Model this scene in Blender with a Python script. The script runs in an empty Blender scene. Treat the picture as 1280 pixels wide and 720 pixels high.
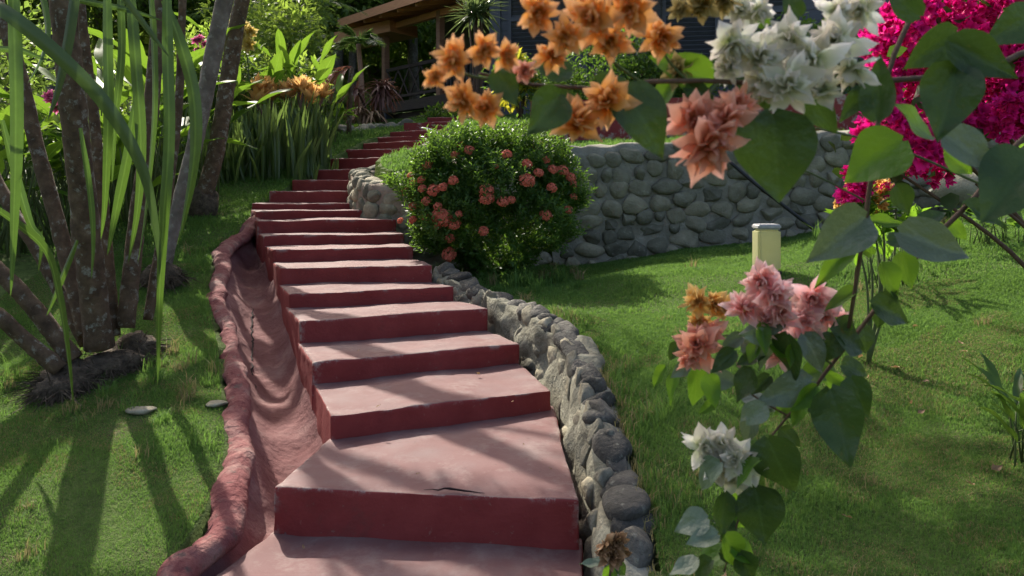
import bpy, bmesh, math, random
import numpy as np
from mathutils import Vector, noise as mnoise

rng = np.random.default_rng(11)
random.seed(11)
S = bpy.context.scene
COL = S.collection
F = 1000.0          # focal length in pixels of the 1280 wide photograph
HZ = 240.0          # horizon row


def at(x, y, d):
    """Photograph pixel and distance -> point of the garden (camera at the origin looking along +Y)."""
    return np.array([(x - 640.0) / F * d, d, (HZ - y) / F * d])


# ------------------------------------------------------------------ objects
def setp(o, label=None, cat=None, group=None, kind=None):
    if label: o['label'] = label
    if cat: o['category'] = cat
    if group: o['group'] = group
    if kind: o['kind'] = kind
    return o


def empty(name, loc, label, cat, group=None):
    o = bpy.data.objects.new(name, None)
    o.empty_display_size = 0.1
    o.location = Vector([float(v) for v in loc])
    COL.objects.link(o)
    return setp(o, label, cat, group)


def kids(o):
    return [c for c in bpy.data.objects if c.parent == o]


def dup_tree(o, loc, rotz=0.0, scale=1.0, label=None, children=None):
    r = o.copy(); COL.objects.link(r)
    r.location = Vector([float(v) for v in loc]); r.rotation_euler = (0, 0, rotz)
    r.scale = (scale,) * 3 if not hasattr(scale, '__len__') else scale
    if label: r['label'] = label
    for ch in (children if children is not None else kids(o)):
        c = ch.copy(); COL.objects.link(c); c.parent = r
    return r


class MB:
    """Collects vertices and faces, builds one mesh object."""
    def __init__(self):
        self.v = []; self.f = {}; self.n = 0; self.t = []

    def add(self, v, f, mi=0, t=None):
        v = np.asarray(v, float).reshape(-1, 3)
        f = np.asarray(f, int)
        if f.ndim == 1: f = f[None]
        self.v.append(v)
        self.t.append(np.zeros(len(v)) if t is None else np.asarray(t, float))
        self.f.setdefault((f.shape[1], mi), []).append(f + self.n)
        self.n += len(v)
        return self

    def add_many(self, v, groups, t=None):
        v = np.asarray(v, float).reshape(-1, 3)
        self.v.append(v); self.t.append(np.zeros(len(v)) if t is None else np.asarray(t, float))
        for f, mi in groups:
            f = np.asarray(f, int)
            self.f.setdefault((f.shape[1], mi), []).append(f + self.n)
        self.n += len(v)

    def mesh(self, name, mats, smooth=True, origin=(0, 0, 0)):
        me = bpy.data.meshes.new(name)
        V = np.concatenate(self.v) - np.asarray(origin, float)
        me.vertices.add(len(V)); me.vertices.foreach_set('co', V.astype(np.float32).ravel())
        loops = []; starts = []; tot = []; mi = []; s = 0
        for (k, m), fs in self.f.items():
            A = np.concatenate(fs)
            loops.append(A.ravel()); n = len(A)
            starts.append(s + np.arange(n) * k); tot.append(np.full(n, k)); mi.append(np.full(n, m)); s += n * k
        L = np.concatenate(loops).astype(np.int32)
        me.loops.add(len(L)); me.loops.foreach_set('vertex_index', L)
        ST = np.concatenate(starts).astype(np.int32)
        me.polygons.add(len(ST)); me.polygons.foreach_set('loop_start', ST)
        me.polygons.foreach_set('loop_total', np.concatenate(tot).astype(np.int32))
        for m in (mats if isinstance(mats, (list, tuple)) else [mats]): me.materials.append(m)
        me.polygons.foreach_set('material_index', np.concatenate(mi).astype(np.int32))
        me.polygons.foreach_set('use_smooth', np.full(len(ST), bool(smooth)))
        T = np.concatenate(self.t)
        if np.any(T):
            a = me.attributes.new('t', 'FLOAT', 'POINT'); a.data.foreach_set('value', T.astype(np.float32))
        me.update(calc_edges=True)
        return me

    def build(self, name, mats, parent=None, smooth=True, label=None):
        org = (0, 0, 0)
        if parent is not None: org = tuple(parent.location)
        me = self.mesh(name, mats, smooth, org)
        o = bpy.data.objects.new(name, me); COL.objects.link(o)
        if parent is not None: o.parent = parent
        if label: o['label'] = label
        return o


def solo(mb, name, mats, label, cat, loc=None, group=None, smooth=True, kind=None):
    """A thing that is one mesh, its origin at its base."""
    V = np.concatenate(mb.v)
    if loc is None:
        loc = ((V[:, 0].min() + V[:, 0].max()) / 2, (V[:, 1].min() + V[:, 1].max()) / 2, V[:, 2].min())
    me = mb.mesh(name, mats, smooth, loc)
    o = bpy.data.objects.new(name, me); o.location = Vector([float(q) for q in loc]); COL.objects.link(o)
    return setp(o, label, cat, group, kind)


# ------------------------------------------------------------------ shape helpers
def nrm(a):
    a = np.asarray(a, float); l = np.linalg.norm(a, axis=-1, keepdims=True); l[l < 1e-9] = 1
    return a / l


def frames(y, n):
    """rotation matrices (m,3,3): columns x, y(length), z(normal)"""
    y = nrm(y); z = n - (n * y).sum(-1, keepdims=True) * y; z = nrm(z); x = np.cross(y, z)
    return np.stack([x, y, z], -1)


def batch(mb, tv, tf, pos, R, sc, mi=0, tt=None):
    tv = np.asarray(tv, float); tf = np.asarray(tf, int); m = len(pos)
    sc = np.asarray(sc, float)
    if sc.ndim == 1: sc = sc[:, None].repeat(3, 1)
    P = tv[None] * sc[:, None, :]
    W = np.einsum('mij,mkj->mki', R, P) + np.asarray(pos)[:, None, :]
    fa = tf[None] + (np.arange(m) * len(tv))[:, None, None]
    mb.add(W.reshape(-1, 3), fa.reshape(-1, tf.shape[1]), mi, None if tt is None else np.tile(tt, m))


def rnd_dirs(m):
    return nrm(rng.normal(size=(m, 3)))


QUAD_V = [(0, 0, 0), (.5, .45, .12), (0, 1, 0), (-.5, .45, .12)]
QUAD_F = [(0, 1, 2), (0, 2, 3)]
# six point leaf with a bend
LEAF6_V = [(0, 0, 0), (.42, .3, .1), (.40, .6, .08), (0, 1, -.08), (-.40, .6, .08), (-.42, .3, .1), (0, .45, 0)]
LEAF6_F = [(0, 1, 6), (1, 2, 6), (2, 3, 6), (3, 4, 6), (4, 5, 6), (5, 0, 6)]


def leaf_grid(prof, nu=10, nv=6, fold=.18, curl=.25, wave=.03, aspect=.7, seed=0, notch=0.0):
    """ovate leaf, length 1 along y; prof = [(t, halfwidth)]. Returns v, f(quads), t"""
    r = np.random.default_rng(seed)
    ts = np.linspace(0, 1, nu); w = np.interp(ts, [p[0] for p in prof], [p[1] for p in prof]) * aspect / 2
    v = []; tt = []
    ph = r.uniform(0, 6)
    for i, t in enumerate(ts):
        for j in range(nv + 1):
            s = j / nv * 2 - 1
            x = s * w[i]
            yb = t - notch * abs(s) ** 1.5 * max(0, 1 - t / .25) * .5
            z = fold * abs(x) - curl * (t ** 2) * .5 + wave * math.sin(t * 9 + ph + (2 if s > 0 else 0)) * abs(s)
            v.append((x, yb, z)); tt.append(max(.001, 1 - abs(s)) if True else t)
    f = []
    for i in range(nu - 1):
        for j in range(nv):
            a = i * (nv + 1) + j
            f.append((a, a + 1, a + nv + 2, a + nv + 1))
    return np.array(v), np.array(f), np.array(tt)


def resample(pts, n):
    pts = np.asarray(pts, float); m = len(pts)
    # Catmull-Rom through the points
    P = np.vstack([2 * pts[0] - pts[1], pts, 2 * pts[-1] - pts[-2]])
    seg = np.linalg.norm(np.diff(pts[:, :3] if pts.shape[1] >= 3 else pts, axis=0), axis=1)
    L = np.concatenate([[0], np.cumsum(seg)]); out = []
    for s in np.linspace(0, L[-1], n):
        i = min(max(np.searchsorted(L, s, 'right') - 1, 0), m - 2); u = (s - L[i]) / max(seg[i], 1e-9)
        p0, p1, p2, p3 = P[i], P[i + 1], P[i + 2], P[i + 3]
        out.append(.5 * (2 * p1 + (p2 - p0) * u + (2 * p0 - 5 * p1 + 4 * p2 - p3) * u * u + (3 * p1 - p0 - 3 * p2 + p3) * u ** 3))
    return np.array(out)


def tube(mb, pts, rad, sides=8, n=None, mi=0, rough=0.0, cap=True, rings=0.0, ringgap=.06):
    pts = np.asarray(pts, float)
    rad = np.asarray(rad, float) if hasattr(rad, '__len__') else np.full(len(pts), float(rad))
    if n:
        Q = resample(np.hstack([pts, rad[:, None]]), n); pts, rad = Q[:, :3], np.abs(Q[:, 3])
    T = nrm(np.gradient(pts, axis=0)); ref = np.array([0.31, .27, .91])
    if abs(T[len(T) // 2] @ ref) > .9: ref = np.array([1., .1, 0])
    A = nrm(np.cross(T, ref)); B = np.cross(T, A)
    L = np.concatenate([[0], np.cumsum(np.linalg.norm(np.diff(pts, axis=0), axis=1))])
    an = np.arange(sides) / sides * 2 * math.pi
    r = rad[:, None] * (1 + rough * rng.normal(size=(len(pts), sides)))
    if rings: r = r * (1 + rings * (np.abs((L / ringgap) % 1 - .5) < .16)[:, None])
    V = pts[:, None] + r[..., None] * (np.cos(an)[None, :, None] * A[:, None] + np.sin(an)[None, :, None] * B[:, None])
    i = np.arange(len(pts) - 1)[:, None] * sides; j = np.arange(sides)[None]
    a = (i + j).ravel(); b = (i + (j + 1) % sides).ravel()
    f = np.stack([a, b, b + sides, a + sides], 1)
    mb.add(V.reshape(-1, 3), f, mi)
    if cap:
        base = mb.n - len(pts) * sides
        c0 = base; c1 = base + (len(pts) - 1) * sides
        mb.f.setdefault((sides, mi), []).append(np.array([[c0 + k for k in range(sides)][::-1], [c1 + k for k in range(sides)]]))


def box(mb, c, size, R=None, mi=0, bev=0.0):
    x, y, z = np.asarray(size, float) / 2
    v = np.array([(-x, -y, -z), (x, -y, -z), (x, y, -z), (-x, y, -z), (-x, -y, z), (x, -y, z), (x, y, z), (-x, y, z)])
    if R is not None: v = v @ np.asarray(R, float).T
    v = v + np.asarray(c, float)
    mb.add(v, [(0, 3, 2, 1), (4, 5, 6, 7), (0, 1, 5, 4), (1, 2, 6, 5), (2, 3, 7, 6), (3, 0, 4, 7)], mi)


def beam(mb, a, b, w, h, mi=0):
    """square bar from a to b, width w sideways, height h up"""
    a = np.asarray(a, float); b = np.asarray(b, float); d = nrm(b - a)
    up = np.array([0, 0, 1.]) if abs(d[2]) < .95 else np.array([0, 1., 0])
    s = nrm(np.cross(d, up)); u = np.cross(s, d)
    box(mb, (a + b) / 2, (np.linalg.norm(b - a), w, h), np.stack([d, s, u], -1), mi)


def ribbon(mb, pts, width, side, n=24, fold=.25, mi=0, twist=0.0, tip=.25):
    """strap leaf along a polyline with a V fold"""
    P = resample(pts, n); T = nrm(np.gradient(P, axis=0)); side = nrm(np.asarray(side, float))
    X = nrm(np.cross(T, np.cross(side[None], T))) if side.ndim == 1 else nrm(side)
    N = np.cross(X, T); u = np.linspace(0, 1, n)
    if twist:
        a = (u * twist)[:, None]; X, N = X * np.cos(a) + N * np.sin(a), N * np.cos(a) - X * np.sin(a)
    w = width / 2 * np.clip((1 - u) / tip, 0, 1) ** .6 * np.clip(.55 + u * 2, 0, 1)
    rows = []
    for s, z in ((-1, fold), (-.5, fold * .45), (0, 0), (.5, fold * .45), (1, fold)):
        rows.append(P + X * (w * s)[:, None] + N * (w * z)[:, None])
    V = np.stack(rows, 1); k = 5
    i = np.arange(n - 1)[:, None] * k; j = np.arange(k - 1)[None]; a = (i + j).ravel()
    mb.add(V.reshape(-1, 3), np.stack([a, a + 1, a + k + 1, a + k], 1), mi, np.tile([.05, .5, 1, .5, .05], n))


def ico(sub=2):
    bm = bmesh.new(); bmesh.ops.create_icosphere(bm, subdivisions=sub, radius=1)
    v = np.array([x.co[:] for x in bm.verts]); f = np.array([[q.index for q in p.verts] for p in bm.faces]); bm.free()
    return v, f


ICO2 = ico(2); ICO3 = ico(3)


def fbm(v, sc, seed=0.0, oct=3):
    out = np.zeros(len(v)); a = 1.0
    for o in range(oct):
        q = v * (sc * 2 ** o) + seed + o * 7.3
        out += a * np.array([mnoise.noise(Vector(p)) for p in q]); a *= .5
    return out


STONES = []
for k in range(14):
    v, f = ICO3; r = np.random.default_rng(100 + k)
    # clip the ball with random planes: rounded river stone with flattened facets
    q = v.copy()
    for _ in range(7):
        d = nrm(r.normal(size=3)); h = r.uniform(.62, .86); s = q @ d
        q = q - np.outer(np.clip(s - h, 0, None) * .85, d)
    q = q * (1 + .07 * fbm(v, 1.3, k * 3.1, 2)[:, None] + .02 * fbm(v, 5, k * 1.7, 2)[:, None])
    STONES.append((q, f))


ROCKS = []
for k in range(12):
    v, f = ICO3; r = np.random.default_rng(300 + k); q = v.copy()
    for _ in range(11):
        d = nrm(r.normal(size=3)); h = r.uniform(.45, .8); s_ = q @ d
        q = q - np.outer(np.clip(s_ - h, 0, None) * .9, d)
    q = q * (1 + .22 * fbm(v, 1.1, k * 2.1, 2)[:, None] + .07 * fbm(v, 4, k * 1.3, 3)[:, None])
    ROCKS.append((q, f))


def stone(mb, c, ax, R=None, mi=0, rough=False):
    lib = ROCKS if rough else STONES
    q, f = lib[rng.integers(len(lib))]
    v = q * np.asarray(ax)
    if R is not None: v = v @ np.asarray(R).T
    mb.add(v + np.asarray(c), f, mi)


# ------------------------------------------------------------------ materials
def new_mat(name):
    m = bpy.data.materials.new(name); m.use_nodes = True; nt = m.node_tree; nt.nodes.clear()
    out = nt.nodes.new('ShaderNodeOutputMaterial')
    return m, nt, out


def N(nt, t, **kw):
    n = nt.nodes.new(t)
    for k, v in kw.items():
        if hasattr(n, k): setattr(n, k, v)
        else: n.inputs[k].default_value = v
    return n


def ramp(nt, fac, stops):
    r = nt.nodes.new('ShaderNodeValToRGB'); e = r.color_ramp.elements
    while len(e) < len(stops): e.new(.5)
    for el, (p, c) in zip(e, stops):
        el.position = p; el.color = (*c, 1) if len(c) == 3 else c
    nt.links.new(fac, r.inputs[0]); return r.outputs[0]


def noise_fac(nt, scale, detail=5, rough=.6, coord='Object', vec=None):
    n = N(nt, 'ShaderNodeTexNoise'); n.inputs['Scale'].default_value = scale; n.inputs['Detail'].default_value = detail
    n.inputs['Roughness'].default_value = rough
    if vec is None:
        tc = nt.nodes.new('ShaderNodeTexCoord'); vec = tc.outputs[coord]
    nt.links.new(vec, n.inputs['Vector']); return n.outputs[0]


def mixc(nt, fac, a, b, mode='MIX'):
    m = nt.nodes.new('ShaderNodeMix'); m.data_type = 'RGBA'; m.blend_type = mode
    for sock, val in ((m.inputs[0], fac), (m.inputs[6], a), (m.inputs[7], b)):
        if hasattr(val, 'is_linked'): nt.links.new(val, sock)
        elif hasattr(val, '__len__'): sock.default_value = (*val[:3], 1)
        else: sock.default_value = val
    return m.outputs[2]


def bump(nt, h, strength=.4, dist=.02):
    b = nt.nodes.new('ShaderNodeBump'); b.inputs['Strength'].default_value = strength; b.inputs['Distance'].default_value = dist
    nt.links.new(h, b.inputs['Height']); return b.outputs[0]


def solid(name, stops, scale=6, rough=.8, bscale=30, bstr=.4, bdist=.01, detail=6, spec=.3, extra=None, coord='Object'):
    m, nt, out = new_mat(name)
    p = nt.nodes.new('ShaderNodeBsdfPrincipled'); p.inputs['Roughness'].default_value = rough
    p.inputs['Specular IOR Level'].default_value = spec
    c = ramp(nt, noise_fac(nt, scale, detail, coord=coord), stops)
    if extra: c = extra(nt, c)
    nt.links.new(c, p.inputs['Base Color'])
    if bstr: nt.links.new(bump(nt, noise_fac(nt, bscale, 6, coord=coord), bstr, bdist), p.inputs['Normal'])
    nt.links.new(p.outputs[0], out.inputs[0]); return m


def leafmat(name, a, b, trans=None, tf=.4, rough=.45, vein=None, spec=.4, bmp=0, side=False):
    """leaf: colour varies from a to b over the single leaves; light comes through"""
    m, nt, out = new_mat(name)
    g = nt.nodes.new('ShaderNodeNewGeometry')
    c = mixc(nt, g.outputs['Random Per Island'], a, b)
    oi = nt.nodes.new('ShaderNodeObjectInfo')
    hs = nt.nodes.new('ShaderNodeHueSaturation')
    mr = N(nt, 'ShaderNodeMapRange'); mr.inputs[3].default_value = .75; mr.inputs[4].default_value = 1.25
    nt.links.new(oi.outputs['Random'], mr.inputs[0]); nt.links.new(mr.outputs[0], hs.inputs['Value']); nt.links.new(c, hs.inputs['Color'])
    c = hs.outputs[0]
    if vein is not None:
        at_ = nt.nodes.new('ShaderNodeAttribute'); at_.attribute_name = 't'
        c = mixc(nt, ramp(nt, at_.outputs['Fac'], vein[1]), c, vein[0])
    if side:
        tc = nt.nodes.new('ShaderNodeTexCoord'); sx = nt.nodes.new('ShaderNodeSeparateXYZ'); nt.links.new(tc.outputs['Object'], sx.inputs[0])
        def mth(op, a_, b_=0.0):
            n_ = nt.nodes.new('ShaderNodeMath'); n_.operation = op
            for k_, q_ in enumerate((a_, b_)):
                if hasattr(q_, 'is_linked'): nt.links.new(q_, n_.inputs[k_])
                else: n_.inputs[k_].default_value = q_
            return n_.outputs[0]
        w_ = mth('SUBTRACT', sx.outputs[1], mth('MULTIPLY', mth('ABSOLUTE', sx.outputs[0]), .9)); w_ = mth('FRACT', mth('MULTIPLY', w_, 7.5))
        c = mixc(nt, ramp(nt, w_, [(0, (.45, .45, .45)), (.05, (.3, .3, .3)), (.12, (0, 0, 0))]), c, vein[0])
        c = mixc(nt, ramp(nt, noise_fac(nt, 11, 4, .6), [(.66, (0, 0, 0)), (.71, (.7, .7, .7))]), c, (.14, .10, .03))
    nz = noise_fac(nt, 30 if vein else 3, 3)
    c = mixc(nt, .35, c, ramp(nt, nz, [(.3, (.45, .45, .45)), (.7, (1.25, 1.25, 1.25))]), 'MULTIPLY')
    p = nt.nodes.new('ShaderNodeBsdfPrincipled'); p.inputs['Roughness'].default_value = rough
    p.inputs['Specular IOR Level'].default_value = spec
    nt.links.new(c, p.inputs['Base Color'])
    if bmp: nt.links.new(bump(nt, noise_fac(nt, bmp, 3, .5), .28, .012), p.inputs['Normal'])
    t = nt.nodes.new('ShaderNodeBsdfTranslucent')
    tm = trans or tuple(min(1, x * y) for x, y in zip(b, (2.6, 2.0, 1.0)))
    tc = mixc(nt, .75, c, tm)
    nt.links.new(tc, t.inputs[0])
    mx = nt.nodes.new('ShaderNodeMixShader'); mx.inputs[0].default_value = tf
    nt.links.new(p.outputs[0], mx.inputs[1]); nt.links.new(t.outputs[0], mx.inputs[2]); nt.links.new(mx.outputs[0], out.inputs[0])
    return m


def petalmat(name, stops, tf=.58):
    m, nt, out = new_mat(name)
    a = nt.nodes.new('ShaderNodeAttribute'); a.attribute_name = 't'
    c = ramp(nt, a.outputs['Fac'], stops)
    g = nt.nodes.new('ShaderNodeNewGeometry')
    v = ramp(nt, g.outputs['Random Per Island'], [(0, (.72, .66, .62)), (1, (1.12, 1.1, 1.15))])
    c = mixc(nt, 1.0, c, v, 'MULTIPLY')
    nz = noise_fac(nt, 90, 3)
    c = mixc(nt, .12, c, ramp(nt, nz, [(.35, (.6, .55, .55)), (.65, (1.2, 1.2, 1.2))]), 'MULTIPLY')
    p = nt.nodes.new('ShaderNodeBsdfPrincipled'); p.inputs['Roughness'].default_value = .6; p.inputs['Specular IOR Level'].default_value = .2
    nt.links.new(c, p.inputs['Base Color'])
    t = nt.nodes.new('ShaderNodeBsdfTranslucent'); nt.links.new(c, t.inputs[0])
    mx = nt.nodes.new('ShaderNodeMixShader'); mx.inputs[0].default_value = tf
    nt.links.new(p.outputs[0], mx.inputs[1]); nt.links.new(t.outputs[0], mx.inputs[2]); nt.links.new(mx.outputs[0], out.inputs[0])
    return m


def lichen(nt, c):
    n1 = ramp(nt, noise_fac(nt, 19, 5, .65), [(.55, (0, 0, 0)), (.62, (1, 1, 1))])
    n2 = ramp(nt, noise_fac(nt, 60, 3, .6), [(.35, (.25, .25, .25)), (.6, (1, 1, 1))])
    mm = mixc(nt, 1.0, n1, n2, 'MULTIPLY')
    return mixc(nt, mixc(nt, .7, (0, 0, 0), mm), c, (.28, .28, .23))


M = {}
def chips(nt, c):
    g = nt.nodes.new('ShaderNodeNewGeometry')
    e = ramp(nt, g.outputs['Pointiness'], [(.515, (0, 0, 0)), (.56, (1, 1, 1))])
    n = ramp(nt, noise_fac(nt, 7, 7, .75), [(.52, (0, 0, 0)), (.60, (.85, .85, .85))])
    return mixc(nt, mixc(nt, 1.0, e, n, 'MULTIPLY'), c, (.34, .28, .245))


def scuffs(nt, c):
    c = chips(nt, c)
    c = mixc(nt, ramp(nt, noise_fac(nt, 3.5, 8, .75), [(.56, (0, 0, 0)), (.72, (.6, .6, .6))]), c, (.09, .035, .028))
    c = mixc(nt, ramp(nt, noise_fac(nt, 28, 4, .7), [(.64, (0, 0, 0)), (.72, (.5, .5, .5))]), c, (.25, .15, .12))
    return c


M['riser'] = solid('red_painted_concrete', [(.3, (.175, .022, .020)), (.7, (.235, .038, .034))], 5, .75, 45, .5, .008, extra=scuffs)
M['tread'] = solid('worn_red_concrete', [(.28, (.125, .048, .044)), (.5, (.142, .070, .066)), (.72, (.155, .10, .095))], 3.2, .8, 60, .3, .004,
                   extra=lambda nt, c: chips(nt, mixc(nt, ramp(nt, noise_fac(nt, 5, 8, .75), [(.5, (0, 0, 0)), (.72, (.6, .6, .6))]), mixc(nt, ramp(nt, noise_fac(nt, 45, 4), [(.62, (0, 0, 0)), (.75, (.6, .6, .6))]), c, (.09, .05, .045)), (.24, .19, .17))))
M['chan'] = solid('rough_red_render', [(.3, (.115, .034, .034)), (.55, (.16, .066, .064)), (.75, (.225, .13, .12))], 4, .9, 14, .9, .02, 8,
                  extra=lambda nt, c: mixc(nt, ramp(nt, noise_fac(nt, 14, 5), [(.60, (0, 0, 0)), (.72, (.7, .7, .7))]), c, (.10, .05, .045)))
M['rim'] = solid('flaking_red_render', [(.32, (.12, .022, .024)), (.50, (.175, .055, .052)), (.74, (.30, .19, .16))], 5, .9, 18, 1.0, .03, 8,
                 extra=lambda nt, c: mixc(nt, ramp(nt, noise_fac(nt, 20, 5), [(.58, (0, 0, 0)), (.70, (.8, .8, .8))]), c, (.09, .06, .05)))
def per_stone(nt, c):
    g = nt.nodes.new('ShaderNodeNewGeometry')
    c = mixc(nt, 1.0, c, ramp(nt, g.outputs['Random Per Island'], [(0, (.62, .62, .6)), (.5, (1, .98, .92)), (1, (1.35, 1.28, 1.15))]), 'MULTIPLY')
    return mixc(nt, ramp(nt, noise_fac(nt, 26, 5), [(.58, (0, 0, 0)), (.7, (.55, .55, .55))]), c, (.26, .26, .2))


M['stone'] = solid('river_stone', [(.3, (.13, .125, .092)), (.55, (.185, .18, .135)), (.8, (.265, .255, .2))], 7, .85, 50, .8, .015, extra=per_stone)
M['stone_dark'] = solid('dark_river_stone', [(.3, (.045, .043, .038)), (.55, (.078, .074, .066)), (.8, (.14, .135, .122))], 9, .8, 45, .9, .018, extra=per_stone)
M['stone_pale'] = solid('lichened_stone', [(.3, (.13, .12, .09)), (.5, (.22, .205, .155)), (.75, (.36, .34, .27))], 9, .9, 40, .8, .015, extra=per_stone)
M['mortar'] = solid('grey_mortar', [(.3, (.16, .152, .115)), (.6, (.235, .222, .175)), (.8, (.33, .315, .255))], 6, .95, 35, .9, .02)
M['mortar_pale'] = solid('pale_lichened_mortar', [(.3, (.115, .11, .078)), (.5, (.20, .19, .14)), (.8, (.34, .335, .26))], 9, .95, 35, .9, .02)
M['mortar_pink'] = solid('pinkish_mortar', [(.3, (.22, .16, .13)), (.6, (.32, .26, .2)), (.8, (.42, .38, .3))], 6, .95, 35, .9, .02)
M['bark'] = solid('brown_bark', [(.3, (.05, .032, .018)), (.55, (.105, .068, .04)), (.8, (.19, .135, .085))], 14, .9, 40, .8, .012, extra=lichen)
M['bark_grey'] = solid('grey_ringed_bark', [(.3, (.09, .075, .06)), (.55, (.16, .135, .11)), (.8, (.27, .24, .205))], 10, .9, 40, .8, .012, extra=lichen)
M['root'] = solid('root_fibre', [(.3, (.035, .026, .017)), (.6, (.10, .075, .05)), (.8, (.2, .155, .11))], 25, .95, 60, 1, .02)
M['twig'] = solid('woody_stem', [(.3, (.06, .035, .022)), (.7, (.13, .08, .05))], 60, .8, 150, .5, .002)
M['twig_green'] = solid('green_stem', [(.3, (.05, .08, .025)), (.7, (.10, .12, .04))], 60, .7, 150, .3, .002)
M['soil'] = solid('bare_soil', [(.3, (.06, .045, .03)), (.7, (.13, .1, .07))], 12, .95, 60, .8, .02)

# lawn ground with worn earth showing in places
m, nt, out = new_mat('turf'); p = nt.nodes.new('ShaderNodeBsdfPrincipled'); p.inputs['Roughness'].default_value = .95
p.inputs['Specular IOR Level'].default_value = .1
c1 = ramp(nt, noise_fac(nt, 18, 6), [(.3, (.05, .075, .02)), (.6, (.09, .13, .035)), (.8, (.13, .16, .055))])
c2 = ramp(nt, noise_fac(nt, 30, 5), [(.3, (.07, .055, .03)), (.7, (.17, .135, .08))])
k1 = ramp(nt, noise_fac(nt, 2.3, 5, .7), [(.56, (0, 0, 0)), (.68, (.75, .75, .75))])
nt.links.new(mixc(nt, k1, c1, c2), p.inputs['Base Color'])
nt.links.new(bump(nt, noise_fac(nt, 70, 5), .9, .03), p.inputs['Normal']); nt.links.new(p.outputs[0], out.inputs[0]); M['turf'] = m

M['grass'] = leafmat('grass_blade', (.05, .11, .022), (.105, .19, .048), (.2, .36, .06), .4, .65, spec=.15)
M['grass_dry'] = leafmat('dry_grass_blade', (.14, .13, .05), (.26, .22, .1), (.35, .3, .12), .3, .7, spec=.2)
M['bg_leaf'] = leafmat('forest_leaf', (.055, .10, .022), (.13, .19, .042), (.38, .54, .07), .55, .42)
M['bg_leaf2'] = leafmat('forest_leaf_light', (.045, .085, .016), (.11, .16, .028), (.28, .42, .05), .45, .4)
M['bg_dark'] = leafmat('forest_leaf_dark', (.045, .08, .022), (.095, .145, .036), (.3, .45, .07), .5, .5)
M['palm'] = leafmat('palm_leaflet', (.04, .09, .02), (.09, .15, .035), (.26, .42, .08), .45, .35)
M['palm_dry'] = leafmat('dry_palm_leaflet', (.22, .07, .035), (.34, .13, .06), (.5, .2, .08), .35, .5)
M['heli'] = leafmat('heliconia_leaf', (.04, .09, .014), (.085, .15, .02), (.22, .38, .03), .42, .5, spec=.15, vein=((.16, .26, .06), [(.9, (0, 0, 0)), (.97, (1, 1, 1))]))
M['snake'] = leafmat('snake_plant_leaf', (.035, .068, .018), (.095, .14, .045), (.2, .3, .06), .35, .35)
M['croton'] = leafmat('croton_leaf', (.50, .26, .07), (.70, .42, .18), (.85, .55, .2), .45, .4)
M['croton_y'] = leafmat('yellow_croton_leaf', (.22, .30, .02), (.50, .45, .04), (.7, .65, .05), .45, .4)
M['cord'] = leafmat('red_cordyline_leaf', (.12, .045, .04), (.26, .14, .10), (.35, .16, .1), .3, .5)
M['strap'] = leafmat('strap_leaf', (.03, .066, .014), (.055, .105, .02), (.13, .24, .03), .32, .3, vein=((.17, .26, .06), [(.75, (0, 0, 0)), (1, (.8, .8, .8))]))
M['strap_dark'] = leafmat('strap_leaf_dark', (.032, .06, .02), (.055, .09, .026), (.10, .17, .04), .25, .4)
M['drac'] = leafmat('dracaena_leaf', (.05, .09, .035), (.13, .19, .07), (.25, .34, .1), .3, .35)
M['ixora'] = leafmat('ixora_leaf', (.03, .075, .014), (.065, .135, .022), (.22, .4, .04), .38, .42, spec=.25)
M['hedge'] = leafmat('hedge_leaf', (.03, .075, .010), (.075, .14, .02), (.2, .36, .04), .4, .4)
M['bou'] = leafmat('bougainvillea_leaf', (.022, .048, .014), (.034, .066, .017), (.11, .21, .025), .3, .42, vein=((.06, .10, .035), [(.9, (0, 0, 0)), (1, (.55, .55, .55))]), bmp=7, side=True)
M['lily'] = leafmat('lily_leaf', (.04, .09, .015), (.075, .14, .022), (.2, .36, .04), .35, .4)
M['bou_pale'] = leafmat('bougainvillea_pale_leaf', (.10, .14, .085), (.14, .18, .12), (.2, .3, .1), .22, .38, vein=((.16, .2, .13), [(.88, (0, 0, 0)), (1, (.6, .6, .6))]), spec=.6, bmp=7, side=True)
M['bou_lit'] = leafmat('bougainvillea_lit_leaf', (.05, .12, .014), (.075, .155, .018), (.26, .50, .03), .5, .4, vein=((.10, .18, .04), [(.88, (0, 0, 0)), (1, (.6, .6, .6))]), bmp=7, side=True)  # brighter copy of the leaf: light on it is put into the colour
M['dryleaf'] = leafmat('dry_leaf', (.16, .085, .04), (.34, .22, .12), (.4, .25, .1), .2, .7)

M['f_orange'] = petalmat('orange_bract', [(0, (.62, .22, .03)), (.45, (.88, .43, .10)), (1, (.92, .58, .32))])
M['f_coral'] = petalmat('coral_bract', [(0, (.68, .24, .10)), (.45, (.88, .42, .28)), (1, (.90, .56, .46))])
M['f_pink'] = petalmat('pink_bract', [(0, (.88, .36, .24)), (.4, (.95, .56, .52)), (1, (.96, .74, .72))], .68)
M['f_white'] = petalmat('white_bract', [(0, (.46, .56, .25)), (.4, (.84, .87, .68)), (1, (.93, .89, .83))], .68)
M['f_yellow'] = petalmat('yellow_bract', [(0, (.6, .22, .06)), (.5, (.82, .52, .14)), (1, (.86, .66, .3))])
M['f_magenta'] = petalmat('magenta_bract', [(0, (.42, .0, .11)), (.5, (.80, .012, .26)), (1, (.86, .03, .36))], .4)
M['f_khaki'] = petalmat('faded_bract', [(0, (.25, .18, .05)), (.5, (.45, .36, .13)), (1, (.5, .42, .2))])
M['f_dry'] = petalmat('dried_bract', [(0, (.10, .05, .02)), (.5, (.30, .17, .08)), (1, (.42, .28, .16))], .25)
M['f_ixora'] = petalmat('ixora_floret', [(0, (.62, .13, .08)), (.5, (.74, .19, .11)), (1, (.82, .33, .22))], .3)
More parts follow.
